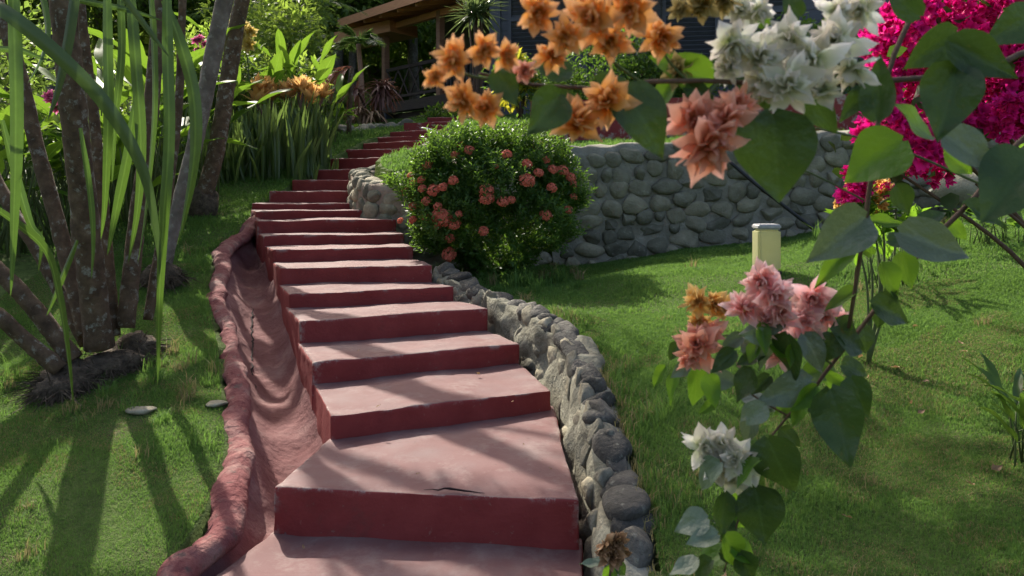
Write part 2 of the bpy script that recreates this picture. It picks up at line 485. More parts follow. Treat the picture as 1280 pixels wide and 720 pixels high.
M['f_orchid'] = petalmat('orchid_petal', [(0, (.5, .05, .16)), (.5, (.66, .12, .3)), (1, (.75, .35, .5))], .4)
M['f_lemon'] = petalmat('yellow_petal', [(0, (.5, .35, .05)), (.5, (.76, .6, .14)), (1, (.8, .7, .35))], .4)


def wood(name, a, b, rough=.6, sc=(3, 3, 40)):
    m, nt, out = new_mat(name); p = nt.nodes.new('ShaderNodeBsdfPrincipled'); p.inputs['Roughness'].default_value = rough
    tc = nt.nodes.new('ShaderNodeTexCoord'); mp = nt.nodes.new('ShaderNodeMapping'); mp.inputs['Scale'].default_value = sc
    nt.links.new(tc.outputs['Object'], mp.inputs[0])
    nz = noise_fac(nt, 1.5, 6, .65, vec=mp.outputs[0]); nt.links.new(ramp(nt, nz, [(.3, a), (.7, b)]), p.inputs['Base Color'])
    nt.links.new(bump(nt, nz, .3, .01), p.inputs['Normal']); nt.links.new(p.outputs[0], out.inputs[0]); return m


M['roofwood'] = wood('varnished_brown_wood', (.56, .24, .11), (.74, .37, .18), .5)
M['postwood'] = wood('brown_post_wood', (.24, .12, .07), (.38, .21, .13), .6)
M['darkwood'] = wood('dark_stained_wood', (.035, .024, .022), (.08, .054, .048), .5)
M['bluewood'] = wood('blue_grey_wood', (.045, .048, .062), (.08, .085, .105), .5)
M['innerwood'] = wood('grey_painted_boards', (.2, .2, .215), (.3, .3, .32), .6)
M['rooftile'] = wood('roof_sheet', (.16, .07, .04), (.24, .11, .07), .7)
m, nt, out = new_mat('window_glass'); p = nt.nodes.new('ShaderNodeBsdfPrincipled'); p.inputs['Base Color'].default_value = (.03, .035, .04, 1)
p.inputs['Roughness'].default_value = .08; nt.links.new(p.outputs[0], out.inputs[0]); M['glass'] = m
M['curtain'] = solid('pale_curtain', [(.3, (.32, .33, .36)), (.7, (.5, .5, .52))], 6, .9, 20, .2)
m, nt, out = new_mat('lamp_acrylic'); p = nt.nodes.new('ShaderNodeBsdfPrincipled'); p.inputs['Roughness'].default_value = .35
nt.links.new(ramp(nt, noise_fac(nt, 7, 4), [(.3, (.46, .45, .25)), (.7, (.55, .54, .32))]), p.inputs['Base Color'])
t = nt.nodes.new('ShaderNodeBsdfTranslucent'); t.inputs[0].default_value = (.7, .7, .42, 1); mx = nt.nodes.new('ShaderNodeMixShader'); mx.inputs[0].default_value = .4
nt.links.new(p.outputs[0], mx.inputs[1]); nt.links.new(t.outputs[0], mx.inputs[2]); nt.links.new(mx.outputs[0], out.inputs[0]); M['acrylic'] = m
M['metal'] = solid('brushed_grey_metal', [(.3, (.28, .28, .28)), (.7, (.4, .4, .4))], 40, .45, 60, .1)
M['black'] = solid('black_plastic', [(.3, (.012, .012, .013)), (.7, (.025, .025, .027))], 20, .5, 60, .2)
M['whitehose'] = solid('pale_hose', [(.3, (.5, .5, .48)), (.7, (.65, .65, .62))], 20, .5, 60, .1)
M['crackm'] = solid('dark_crack', [(.3, (.012, .006, .006)), (.7, (.03, .014, .014))], 20, .95, 60, .2)

# ------------------------------------------------------------------ stair measurements (x,y pixels of the riser's top edge, distance, tread height)
RIS = [  # xL, dL, xR, dR, Z
    (278, 2.45, 716, 2.40, -1.355),
    (341, 3.166, 725, 3.03, -1.165), (413, 3.734, 691, 4.236, -1.045), (391, 4.354, 650, 4.883, -.928),
    (375, 4.859, 610, 5.395, -.785), (361, 5.377, 567, 5.815, -.685), (350, 5.905, 540, 6.116, -.560),
    (341, 6.36, 517, 6.75, -.458), (329, 6.80, 505, 7.16, -.372), (322, 7.10, 496, 7.50, -.256),
    (319, 7.50, 472, 7.90, -.178), (314.5, 7.95, 462, 8.25, -.115), (336, 8.45, 462, 8.60, .010),
    (365, 9.05, 466, 8.95, .135), (389, 9.65, 480, 9.20, .270), (412, 10.3, 515, 9.40, .425),
    (432.5, 10.9, 530, 10.3, .575), (454, 11.5, 548, 10.6, .700), (471, 12.1, 556, 11.35, .823),
    (487, 12.7, 568, 12.05, .952), (525, 13.3, 580, 13.0, 1.09), (530, 13.9, 590, 13.66, 1.216), (534, 14.5, 600, 14.35, 1.35),
    (540, 15.6, 610, 15.5, 1.36)]
FL = np.array([[(r[0] - 640) / F * r[1], r[1]] for r in RIS]); FR = np.array([[(r[2] - 640) / F * r[3], r[3]] for r in RIS])
FL[0] = (-1.22, 2.25); FR[0] = (.20, 2.2)
ZT = np.array([r[4] for r in RIS])
mid = (FL[:, 1] + FR[:, 1]) / 2
PY = np.concatenate([[0.5, 2.3], (mid[1:-1] + mid[2:]) / 2, [16, 22, 27, 34, 48, 80]])
PZ = np.concatenate([[-1.70, -1.38], ZT[1:-1], [1.5, 2.4, 3.2, 7.5, 17, 24]])


def Pz(Y): return np.interp(Y, PY, PZ)


def XL(Y): return np.interp(Y, FL[:, 1], FL[:, 0])
def XR(Y): return np.interp(Y, np.maximum.accumulate(FR[:, 1]), FR[:, 0])


RIMPX = [(205, 735, 2.6), (213, 718, 2.74), (251, 673, 2.95), (271, 631, 3.12), (295, 547, 3.65), (291, 498, 4.02), (287, 458, 4.4), (282, 413, 4.9), (270, 367, 5.5),
         (271, 322, 6.35), (276, 304, 6.72), (286, 293, 6.98), (298, 286, 7.12), (308, 279, 7.35), (316, 272, 7.65)]
RIM = np.array([at(*q) for q in RIMPX])
def XRIM(Y): return np.interp(Y, RIM[:, 1], RIM[:, 0])


WALLP = np.array([(-.82, 13.2), (-.98, 12.3), (-1.12, 11.4), (-1.2, 10.6), (-1.34, 10.0), (-1.5, 9.5), (-1.83, 9.25), (-1.80, 8.8), (-1.69, 8.3), (-1.55, 7.95), (-1.32, 7.68), (-1.0, 7.58),
                  (-.5, 7.75), (.3, 8.1), (1.0, 8.22), (2.0, 8.26), (3.0, 8.3), (4.5, 8.35), (7.5, 8.4)])
def YW(X): return np.interp(X, WALLP[11:, 0], WALLP[11:, 1])


def zr(X, Y):
    b = np.interp(Y, [0.5, 2, 3, 4, 5, 6, 8.3], [-1.4, -1.22, -1.1, -.95, -.83, -.75, -.78])
    sl = np.interp(Y, [2, 3, 6, 9], [.04, .06, .13, .15])
    return b + sl * np.clip(X - .6, 0, 4.5)


def zterr(X, Y):
    a = .16 + np.clip(Y - 7.6, 0, 1.6) * .14 + np.interp(X, [-1.8, -.5, .5, 3, 7], [0, .02, .05, .19, .26])
    up = np.interp(Y, [8.3, 10.5, 10.9, 16, 22], [0, .12, .5, 1.0, 2.0])
    return a + up


def H(X, Y):
    X = np.asarray(X, float); Y = np.asarray(Y, float)
    left = Pz(Y) - .03 + .04 * np.clip(-3 - X, 0, 6) + .012 * np.sin(X * 3.1 + Y * 1.7) + .01 * np.sin(X * 7 - Y * 5)
    right = zr(X, Y) + .012 * np.sin(X * 4.1 - Y * 2.3) + .012 * np.sin(X * 1.7 + Y * 3.9)
    ter = np.where(Y < 16, zterr(X, Y), np.maximum(zterr(X, Y), 0) * 0 + Pz(Y))
    w = np.clip((Y - 14) / 2.5, 0, 1); ter = ter * (1 - w) + Pz(Y) * w
    xr = XR(Y)
    R = np.where((Y > np.where(X < -1.0, 7.7, YW(X)) + .14), ter, right)
    z = np.where(X < (XL(Y) + xr) / 2, left, R)
    z = np.where(Y > 15, Pz(Y) + .3 * np.sin(X * .35), z)
    inst = (X > XL(Y) + .03) & (X < xr + np.where(Y < 6.2, .2, .06)) & (Y < 15)
    z = np.where(inst, Pz(Y) - .6, z)
    gut = (X > XRIM(Y) + .02) & (X <= XL(Y) + .03) & (Y < 7.6)
    z = np.where(gut, Pz(Y) - .6, z)
    return z


def Hs(x, y): return float(H(np.array([x]), np.array([y]))[0])


# ------------------------------------------------------------------ ground sheet
def axis(lo, a, b, hi, st, big):
    l = list(np.arange(a, b, st)); k = a; s = st
    while k > lo: s = min(s * 1.35, big); k -= s; l.insert(0, k)
    k = l[-1]; s = st
    while k < hi: s = min(s * 1.35, big); k += s; l.append(k)
    return np.array(l)


gx = axis(-90, -4.2, 6.2, 90, .07, 6); gy = axis(-30, 1.2, 13, 90, .07, 6)
GX, GY = np.meshgrid(gx, gy); GZ = H(GX, GY)
nx, ny = len(gx), len(gy)
i = (np.arange(ny - 1)[:, None] * nx + np.arange(nx - 1)[None]).ravel()
g = MB().add(np.stack([GX, GY, GZ], -1).reshape(-1, 3), np.stack([i, i + 1, i + nx + 1, i + nx], 1))
ground = g.build('lawn_ground', M['turf']); ground['kind'] = 'structure'

# ------------------------------------------------------------------ grass blades (stuff)
gm = MB()


def blades(n, xr, yr, h, w, mi, cond):
    X = rng.uniform(*xr, n); Y = rng.uniform(*yr, n)
    k = cond(X, Y); X, Y = X[k], Y[k]; Z = H(X, Y)
    px = X / Y * F + 640; py = HZ - Z / Y * F
    k = (px > -60) & (px < 1340) & (py < 800) & (py > -50); X, Y, Z = X[k], Y[k], Z[k]; m = len(X)
    nz = .5 + .5 * np.sin(X * 5.1 + 1.3 * np.sin(Y * 4.3)) * np.sin(Y * 6.3 + 1.7 * np.sin(X * 3.7))
    hh = h * rng.uniform(.5, 1.25, m) * (.55 + .9 * nz ** 1.6)
    ww = w * rng.uniform(.7, 1.3, m) * np.clip(Y / 4, .8, 3)
    a = rng.uniform(0, 2 * math.pi, m); lean = rng.uniform(.15, 1.1, m); b = rng.uniform(0, 2 * math.pi, m)
    base = np.stack([X, Y, Z - .004], -1); s = np.stack([np.cos(a), np.sin(a), 0 * a], -1) * ww[:, None] / 2
    dirv = np.stack([np.cos(b) * lean, np.sin(b) * lean, np.ones(m)], -1); dirv = nrm(dirv)
    midp = base + np.stack([np.cos(b) * lean * .25, np.sin(b) * lean * .25, np.ones(m)], -1) * hh[:, None] * .55
    tip = base + dirv * hh[:, None]
    V = np.stack([base - s, base + s, midp + s * .7, midp - s * .7, tip], 1).reshape(-1, 3); o = np.arange(m)[:, None] * 5
    gm.add_many(V, [(np.hstack([o, o + 1, o + 2, o + 3]), mi), (np.hstack([o + 3, o + 2, o + 4]), mi)])


def cl(X, Y): return (X < np.where(Y < 7.6, XRIM(Y) - .05, XL(Y) - .02))
def cr(X, Y): return (X > XR(Y) + np.where(Y < 6, .24, .1)) & (Y < YW(X) - .0)
def cpatch(X, Y): return np.sin(X * 2.9 + 2 * np.sin(Y * 2.1)) * np.sin(Y * 3.3 + 1.1) + .7 * np.sin(X * 9 + 3 * np.sin(Y * 5)) * np.sin(Y * 11 + 2 * np.sin(X * 7)) > .25


blades(430000, (-3.6, -.9), (2.3, 6.5), .02, .0036, 0, cl)
blades(90000, (-6, -1.3), (6.5, 10.5), .045, .005, 0, cl)
blades(170000, (-3.6, -.9), (2.3, 6.5), .018, .0045, 1, lambda X, Y: cl(X, Y) & cpatch(X, Y))
blades(480000, (.3, 3.6), (1.9, 5.2), .026, .004, 0, cr)
blades(210000, (.3, 3.6), (1.9, 5.2), .024, .0045, 1, lambda X, Y: cr(X, Y) & cpatch(X, Y))
blades(230000, (-.8, 6.6), (5.2, 8.6), .032, .005, 0, cr)
blades(40000, (-1.7, 6.6), (7.8, 10.5), .09, .006, 0, lambda X, Y: (Y > np.where(X < -1, 7.75, YW(X)) + .16) & (X > XR(Y) + .25))
blades(60000, (-6, 0), (10.5, 16.5), .07, .0055, 0, lambda X, Y: (X < XL(Y) - .05) | (Y > 15))
blades(16000, (-1.9, 0), (7.7, 14), .07, .006, 0, lambda X, Y: (Y > np.where(X < -1, 7.75, YW(X)) + .1) & (X > XR(Y) + .12))
blades(30000, (-1.2, 3), (10.9, 16.5), .08, .006, 0, lambda X, Y: (X > XR(Y) + .1))
blades(7000, (.25, .8), (2.4, 5.6), .075, .005, 0, lambda X, Y: (X > XR(Y) + .26) & (X < XR(Y) + .42 + .1 * np.sin(Y * 9)))
blades(4000, (.25, .8), (2.4, 5.6), .07, .005, 1, lambda X, Y: (X > XR(Y) + .2) & (X < XR(Y) + .36 + .1 * np.sin(Y * 9)))
blades(9000, (-2.6, -1), (2.5, 7.5), .055, .005, 0, lambda X, Y: cl(X, Y) & (X > XRIM(Y) - .22 - .08 * np.sin(Y * 7)))
def tufts(nt_, xr, yr, cond, h, nb, w):
    for _ in range(nt_):
        x, y = rng.uniform(*xr), rng.uniform(*yr)
        if not cond(np.array([x]), np.array([y]))[0]: continue
        hh = h * rng.uniform(.5, 1.4)
        k = rng.uniform() < .25
        blades(int(nb * rng.uniform(.5, 1.5)), (x - .06, x + .06), (y - .06, y + .06), hh, w, 1 if k else 0, lambda X, Y: (X - x) ** 2 + (Y - y) ** 2 < .0036 * rng.uniform(0, 1, len(X)))


tufts(80, (.4, 3.4), (2.0, 5.5), cr, .06, 60, .0055)
tufts(60, (-.5, 6), (5.5, 8.2), cr, .11, 60, .006)
tufts(90, (-3, -1), (2.5, 8.5), lambda X, Y: cl(X, Y) & (X > XRIM(Y) - .9), .07, 60, .005)
tufts(45, (-2.9, -1.6), (3.9, 4.8), cl, .11, 60, .005)
tufts(40, (-.7, .6), (5.9, 7.2), cr, .16, 70, .007)
grass = gm.build('grass', [M['grass'], M['grass_dry']], smooth=False); grass['kind'] = 'stuff'

# ------------------------------------------------------------------ the stairs
st = empty('garden_stairs', (FL[1][0] * .5 + FR[1][0] * .5, 2.4, -1.5), 'long winding flight of dusky red painted concrete steps climbing to the house', 'stairs'); st['kind'] = 'thing'
for k in range(len(RIS) - 1):
    fl, fr, bl, br = FL[k], FR[k], FL[k + 1].copy(), FR[k + 1].copy()
    db = nrm((bl + br) / 2 - (fl + fr) / 2) * .12
    zt = ZT[k]; zb = (ZT[k - 1] if k else zt - .2) - .5
    if k >= 11:   # the flight turns: keep each block's sides along the walking line
        pass
    bm = bmesh.new()
    c = [(*fl, zb), (*fr, zb), (*(br + db), zb), (*(bl + db), zb), (*fl, zt), (*fr, zt), (*(br + db), zt), (*(bl + db), zt)]
    vs = [bm.verts.new(q) for q in c]
    for q in [(0, 3, 2, 1), (4, 5, 6, 7), (0, 1, 5, 4), (1, 2, 6, 5), (2, 3, 7, 6), (3, 0, 4, 7)]: bm.faces.new([vs[j] for j in q])
    bmesh.ops.subdivide_edges(bm, edges=bm.edges[:], cuts=19, use_grid_fill=True)
    bm.normal_update()
    sh = [e for e in bm.edges if len(e.link_faces) == 2 and e.calc_face_angle() > 1.0]
    bmesh.ops.bevel(bm, geom=sh, offset=.013, segments=2, profile=.6, affect='EDGES')
    bm.normal_update()
    for v in bm.verts:
        q = v.co
        n1 = mnoise.noise(q * 2.2 + Vector((k * 3.3, 0, 0))); n2 = mnoise.noise(q * 8 + Vector((0, k * 1.1, 0))) + .6 * mnoise.noise(q * 21)
        v.co = q + v.normal * (.014 * n1 + .006 * n2)
    bm.normal_update()
    me = bpy.data.meshes.new('step')
    for f_ in bm.faces:
        f_.smooth = True; f_.material_index = 1 if f_.normal.z > .75 else 0
    for v in bm.verts: v.co -= st.location
    bm.to_mesh(me); bm.free(); me.materials.append(M['riser']); me.materials.append(M['tread'])
    o = bpy.data.objects.new('step', me); COL.objects.link(o); o.parent = st
    if k == 1:
        o['label'] = 'broad wedge shaped lower step with a crack along its nosing'
        cm = MB()
        pc = [(530, 613), (541, 612.4), (548, 613.5), (556, 611), (563, 611.6), (570, 612.6), (580, 614.2), (588, 615), (598, 616.6), (606, 617.5)]
        P3 = []
        for x, y in pc:
            d = 1.165 / ((y - 240) / F); P3.append(((x - 640) / F * d, d - .012, -1.158))
        P3 = np.array(P3); tube(cm, P3, [.0006, .0018, .003, .0035, .005, .004, .0042, .003, .0018, .0006], 5)
        cr_ = cm.build('crack', M['crackm'], st)
        cr_.parent = o; cr_.location = (0, 0, 0)
# small red landing beside the upper steps
lm = MB(); a = at(512, 156, 13.4); b = at(529, 155, 13.1)
box(lm, ((a[0] + b[0]) / 2 + .05, 13.45, 1.0), (.5, .5, .28)); lm.build('landing', M['riser'], st, smooth=False)

# ------------------------------------------------------------------ gutter beside the stairs
RS = resample(RIM, 260)
dr = empty('drain_channel', (RIM[3][0], RIM[3][1], -1.5), 'red rendered drain channel with a lumpy flaking rim left of the stairs', 'gutter'); dr['kind'] = 'thing'
ch = MB(); rm = MB()
nc = 26
rows = []; rrows = []
for q in RS:
    x0, y0 = q[0], q[1]; x1 = XL(y0) + .06; z0 = Pz(y0); wdt = max(x1 - x0, .12)
    zs = Pz(y0) - .03
    dep = min(.26, .12 + wdt * .3)
    kk = min(max(np.searchsorted(FL[:, 1], y0, 'right') - 1, 0), len(ZT) - 1); zst = ZT[kk]
    row = []
    for j in range(nc):
        t = j / (nc - 1); x = x0 + t * wdt
        z = z0 - .012 - dep * (math.sin(min(t / .55, 1) * math.pi / 2) ** 1.3) + (dep - .02) * max(0, (t - .62) / .38) ** 2.2
        if t > .55: z = z + (min(z, zst - .05) - z) * min(1, (t - .55) / .25)
        row.append((x, y0, z))
    rows.append(row)
    rr = []
    for j in range(13):
        an = math.pi * (1.15 - 1.5 * j / 12)
        rr.append((x0 + .03 + .072 * math.cos(an), y0, z0 - .04 + .056 * math.sin(an)))
    rrows.append(rr)
A = np.array(rows).reshape(-1, 3)
hump = fbm(A, 1.7, 3.0, 3) * .04 + .008 * fbm(A, 8, 1.0, 3) + np.where(A[:, 1] > 5.6, .03 * np.clip((A[:, 1] - 5.6), 0, 1) * np.sin(A[:, 1] * 17 + A[:, 0] * 6), 0)
A[:, 2] += hump; A[:, 0] += .02 * fbm(A, 3, 9.0, 2)
n1 = len(RS)
i = (np.arange(n1 - 1)[:, None] * nc + np.arange(nc - 1)[None]).ravel()
ch.add(A, np.stack([i, i + 1, i + nc + 1, i + nc], 1)); ch.build('channel', M['chan'], dr)
B = np.array(rrows).reshape(-1, 3); cen = np.repeat(RS + np.array([.035, 0, 0]), 13, 0); cen[:, 2] = np.repeat(Pz(RS[:, 1]) - .045, 13)
side = np.tile(np.linspace(1, 0, 13), len(RS)); amp = 1 + .22 * fbm(cen, 1.7, 2.0, 2) + (.10 + .34 * side) * (fbm(B, 6, 5.0, 3) - .5 * np.abs(fbm(B, 13, 3.0, 2)))
B = cen + (B - cen) * amp[:, None]
B[:, 0] += .035 * fbm(cen, 2.2, 8.0, 2); B[:, 2] += .03 * fbm(cen, 2, 4.0, 2)
i = (np.arange(n1 - 1)[:, None] * 13 + np.arange(12)[None]).ravel()
rm.add(B, np.stack([i, i + 1, i + 14, i + 13], 1)); rm.build('rim', M['rim'], dr, True)
ck = MB()
cp = np.array([at(318, 326, 6.0), at(314, 345, 5.6), at(316, 362, 5.3), at(317, 380, 5.0), at(319, 395, 4.8)])
for q in cp:
    j = np.argmin((A[:, 1] - q[1]) ** 2 * 4 + (A[:, 0] - q[0]) ** 2); q[:] = A[j]; q[2] += .001
cpr = resample(cp, 40); cpr[:, 0] += rng.normal(size=40) * .006
tube(ck, cpr, .006, 5); ck.build('crack', M['crackm'], dr)


# ------------------------------------------------------------------ rubble walls
def tilt():
    a, b = rng.uniform(-.5, .5, 2)
    return np.array([[1, 0, 0], [0, math.cos(a), -math.sin(a)], [0, math.sin(a), math.cos(a)]]) @ np.array([[math.cos(b), 0, math.sin(b)], [0, 1, 0], [-math.sin(b), 0, math.cos(b)]])


def rubble(name, label, cat, path, zb, zt, thick, ssize, mats, batter=.05, topst=True, seed=0, embed=.55, front=True, loc=None, topmat=None, jitter=1.0, rough=False):
    global rng
    keep = rng; rng = np.random.default_rng(seed)
    Pp = np.array([(p_[0], p_[1], b_, t_) for p_, b_, t_ in zip(path, zb, zt)])
    Lt = np.linalg.norm(np.diff(Pp[:, :2], axis=0), axis=1).sum(); n = int(Lt / .07) + 2
    Q = resample(np.hstack([Pp[:, :2], np.zeros((len(Pp), 1)), Pp[:, 2:]]), n)
    T = nrm(np.gradient(Q[:, :2], axis=0)); FN = np.stack([T[:, 1], -T[:, 0]], -1)
    b_, t_ = Q[:, 3], Q[:, 4]
    root = empty(name, loc or (Q[n // 2, 0], Q[n // 2, 1], b_.min()), label, cat); root['kind'] = 'thing'
    mb = MB(); nh = 12; prof = []
    for j in range(nh): prof.append((0 - batter * j / (nh - 1), j / (nh - 1)))
    for j in range(1, 5): prof.append((-batter - thick * j / 4, 1 + (.02 if j < 4 else -.02)))
    for j in range(3): prof.append((-batter - thick - .02, .9 - .45 * j))
    V = []
    for (o_, h_) in prof:
        z = b_ + (t_ - b_) * h_; xy = Q[:, :2] + FN * o_; V.append(np.column_stack([xy, z]))
    V = np.stack(V, 1); k = len(prof); Vf = V.reshape(-1, 3)
    Vf = Vf + .03 * jitter * np.stack([fbm(Vf, 5, 1, 2), fbm(Vf, 5, 9, 2), fbm(Vf, 5, 17, 2)], -1)
    i = (np.arange(n - 1)[:, None] * k + np.arange(k - 1)[None]).ravel()
    mb.add(Vf, np.stack([i, i + k, i + k + 1, i + 1], 1)); mb.build('mortar', mats[1], root)
    sb = MB(); S_ = np.concatenate([[0], np.cumsum(np.linalg.norm(np.diff(Q[:, :2], axis=0), axis=1))])
    def frame(s):
        x = np.interp(s, S_, Q[:, 0]); y = np.interp(s, S_, Q[:, 1]); tx = np.interp(s, S_, T[:, 0]); ty = np.interp(s, S_, T[:, 1])
        t = nrm(np.array([tx, ty, 0])); f_ = np.array([t[1], -t[0], 0]); return np.array([x, y, 0]), t, f_, np.interp(s, S_, b_), np.interp(s, S_, t_)
    if front:
        h = ssize * .4
        while h < (t_ - b_).max() + ssize * .1:
            rh = ssize * rng.uniform(.62, .95); s = rng.uniform(0, ssize * .5)
            while s < S_[-1]:
                w_ = ssize * rng.uniform(.65, 1.6); o, t, f_, zb_, zt_ = frame(min(s + w_ / 2, S_[-1]))
                z = zb_ + h + rng.uniform(-.14, .14) * ssize
                if z < zt_ - rh * .02:
                    hh_ = rh * rng.uniform(.8, 1.1)
                    fr_ = (z - zb_) / max(zt_ - zb_, .01)
                    R = np.stack([t, f_, np.array([0, 0, 1.])], -1); a = rng.uniform(-.35, .35)
                    Ra = np.array([[math.cos(a), 0, -math.sin(a)], [0, 1, 0], [math.sin(a), 0, math.cos(a)]])
                    dpt = ssize * rng.uniform(.24, .34)
                    c = o + f_ * (-batter * fr_ - dpt * (1 - embed) + .012) + np.array([0, 0, z])
                    stone(sb, c, (w_ * .59, dpt, hh_ * .68), R @ Ra, rough=rng.uniform() < rough)
                s += w_ * rng.uniform(.95, 1.12)
            h += rh * .98
    ob = sb.build('stones', mats[0], root) if sb.n else None
    if topst:
        tb = MB(); s = 0
        while s < S_[-1]:
            w_ = ssize * rng.uniform(.6, 1.5); o, t, f_, zb_, zt_ = frame(min(s + w_ / 2, S_[-1]))
            R = np.stack([t, f_, np.array([0, 0, 1.])], -1)
            for r_ in range(max(1, int(thick / ssize))):
                a = rng.uniform(-.3, .3); Ra = np.array([[math.cos(a), -math.sin(a), 0], [math.sin(a), math.cos(a), 0], [0, 0, 1]])
                stone(tb, o - f_ * (batter + thick * (.5 + r_) / max(1, int(thick / ssize)) * rng.uniform(.85, 1.1)) + np.array([0, 0, zt_ + ssize * rng.uniform(-.16, .1)]),
                      (w_ * (.68 if rough else .52), min(thick * .6, ssize * .6) * rng.uniform(.85, 1.15), ssize * rng.uniform(.32, .45) * (rng.uniform(.6, 1.5) if rough else 1)), R @ Ra @ (tilt() if rough else np.eye(3)), rough=rough and rng.uniform() < .45)
            s += w_ * (rng.uniform(.5, .95) if rough else rng.uniform(.75, 1.0))
        tb.build('coping_stones', topmat or mats[0], root)
    rng = keep
    return root


wt = np.array([1.0, .88, .76, .62, .45, .31, .22, .20, .14, .10, .07, .08, .28, .45, .47, .52, .60, .66, .70])
wbz = np.array([.6, .5, .4, .25, .1, -.1, -.2, -.25, -.3, -.4, -.5, -.75, -.8, -.86, -.84, -.72, -.56, -.36, -.2])
ia, ib = 0, 13
rubble('curved_stone_wall', 'curved pale rubble wall hugging the right side of the upper steps', 'wall', WALLP[:14], wbz[:14], wt[:14], .20, .16, (M['stone_pale'], M['mortar_pink']), .04, True, 5)
rubble('retaining_wall', 'long grey boulder retaining wall behind the right hand lawn', 'wall', WALLP[13:] + np.array([[.12, .03]] + [[0, 0]] * 5), wbz[13:], wt[13:], .26, .215, (M['stone'], M['mortar']), .03, False, 8, embed=.8, rough=.5)
EP = np.array([(-.66, 6.25), (-.42, 5.86), (-.14, 5.45), (.07, 4.95), (.215, 4.5), (.25, 4.1), (.265, 3.6), (.275, 3.05), (.25, 2.6), (.22, 2.2)])
EB = np.array([-.75, -.9, -1.05, -1.15, -1.2, -1.3, -1.35, -1.5, -1.6, -1.7])
ET = np.array([-.60, -.70, -.76, -.80, -.84, -.93, -1.0, -1.1, -1.18, -1.27])
rubble('edging_wall', 'low dark rubble edging between the lower steps and the lawn', 'wall', EP, EB, ET, .14, .165, (M['stone_pale'], M['mortar_pale']), .065, True, 21, embed=.12, topmat=M['stone_dark'], jitter=1.8, rough=True)
KP = np.array([at(432, 172, 12.6)[:2], at(455, 168, 13.0)[:2], at(480, 162, 13.6)[:2], at(505, 158, 14.0)[:2], at(522, 156, 14.2)[:2]])
rubble('kerb_wall', 'low grey stone kerb beside the topmost steps below the balcony', 'wall', KP, [.6, .68, .8, .9, 1.0], [.98, 1.02, 1.12, 1.18, 1.2], .25, .2, (M['stone'], M['mortar']), .03, True, 31)

# red low wall on the terrace
rw = MB(); a = np.array([.25, 10.75]); b = np.array([6.8, 10.5])
for q0, q1 in ((0, 1),):
    d = nrm(b - a); nn = np.array([-d[1], d[0]])
    for s0, s1 in zip(np.linspace(0, np.linalg.norm(b - a), 12)[:-1], np.linspace(0, np.linalg.norm(b - a), 12)[1:]):
        c = a + d * (s0 + s1) / 2
        box(rw, (c[0], c[1], .84 + (s0 * .02)), (s1 - s0 + .0, .22, .74), np.array([[d[0], nn[0], 0], [d[1], nn[1], 0], [0, 0, 1]]))
V_ = rw
solo(rw, 'planter_wall', M['riser'], 'low dusky red painted planter wall on the terrace behind the boulder wall', 'wall', smooth=False, kind='thing')

# loose stones on the left lawn and by the edging
for (x, y, d, s, lab) in [(178, 481, 4.05, (.085, .05, .022), 'flat grey stone lying on the shaded left lawn'),
                          (270, 486, 4.1, (.06, .05, .015), 'small pale stone beside the rim of the drain channel')]:
    sb = MB(); p_ = at(x, y, d); p_[2] = Hs(p_[0], p_[1]) + .01; stone(sb, p_, s); solo(sb, 'stone', M['stone_pale'], lab, 'stone')

# ------------------------------------------------------------------ strap leaved clump on the left
cb = at(105, 455, 4.45); cb[2] = Hs(cb[0], cb[1])
pc_ = empty('screw_pine', cb, 'many stemmed clump of lichened trunks with long drooping strap leaves on the left lawn', 'plant')


def trunk(parent, pts, w, mat, ds=None, ext=None, rings=.05):
    mb = MB(); P3 = [at(*q) for q in pts]; r = [.76 * w_ * q[2] / F / 2 for w_, q in zip(w, pts)]
    P3 = np.array(P3)
    if ext is not None: P3 = np.vstack([np.array(ext)[None], P3]); r = [r[0] * .85] + r
    tube(mb, P3, r, 14, 70, 0, .035, rings=rings, ringgap=.055)
    return mb.build('trunk', mat, parent)


trunk(pc_, [(76, -40, 4.25), (88, 100, 4.3), (105, 260, 4.4), (124, 435, 4.5)], [38, 40, 42, 44], M['bark'], ext=(-2.45, 4.2, 2.6))
trunk(pc_, [(98, -40, 4.7), (118, 150, 4.7), (133, 300, 4.7), (142, 420, 4.6)], [15, 16, 17, 22], M['bark'], ext=(-2.6, 4.8, 2.8))
trunk(pc_, [(15, 60, 4.8), (45, 180, 4.75), (75, 290, 4.7), (108, 420, 4.6)], [22, 23, 24, 26], M['bark'], ext=(-3.6, 5.0, 2.3))
trunk(pc_, [(208, -40, 4.8), (187, 150, 4.75), (171, 280, 4.7), (157, 410, 4.6)], [22, 24, 25, 28], M['bark'], ext=(-1.8, 4.8, 3.0))
trunk(pc_, [(231, -40, 5.0), (224, 120, 5.0), (212, 230, 4.95), (185, 400, 4.8)], [12, 13, 14, 16], M['bark'], ext=(-1.9, 5.0, 3.1))
trunk(pc_, [(-60, 285, 4.4), (0, 340, 4.4), (40, 382, 4.4), (92, 450, 4.4)], [26, 26, 27, 30], M['bark'], ext=(-4.1, 4.4, .9))
trunk(pc_, [(-60, 350, 4.2), (0, 396, 4.2), (30, 424, 4.25), (75, 462, 4.3)], [24, 24, 25, 27], M['bark'], ext=(-4.0, 4.2, .5))
trunk(pc_, [(-40, 150, 5.0), (8, 250, 4.9), (50, 318, 4.8), (108, 430, 4.7)], [18, 19, 20, 22], M['bark'], ext=(-4.1, 5.0, 1.9))
trunk(pc_, [(292, -40, 6.0), (262, 90, 6.0), (241, 190, 6.0), (222, 262, 5.95), (203, 350, 5.9)], [27, 27, 24, 21, 18], M['bark_grey'], ext=(-1.6, 6.0, 3.1))
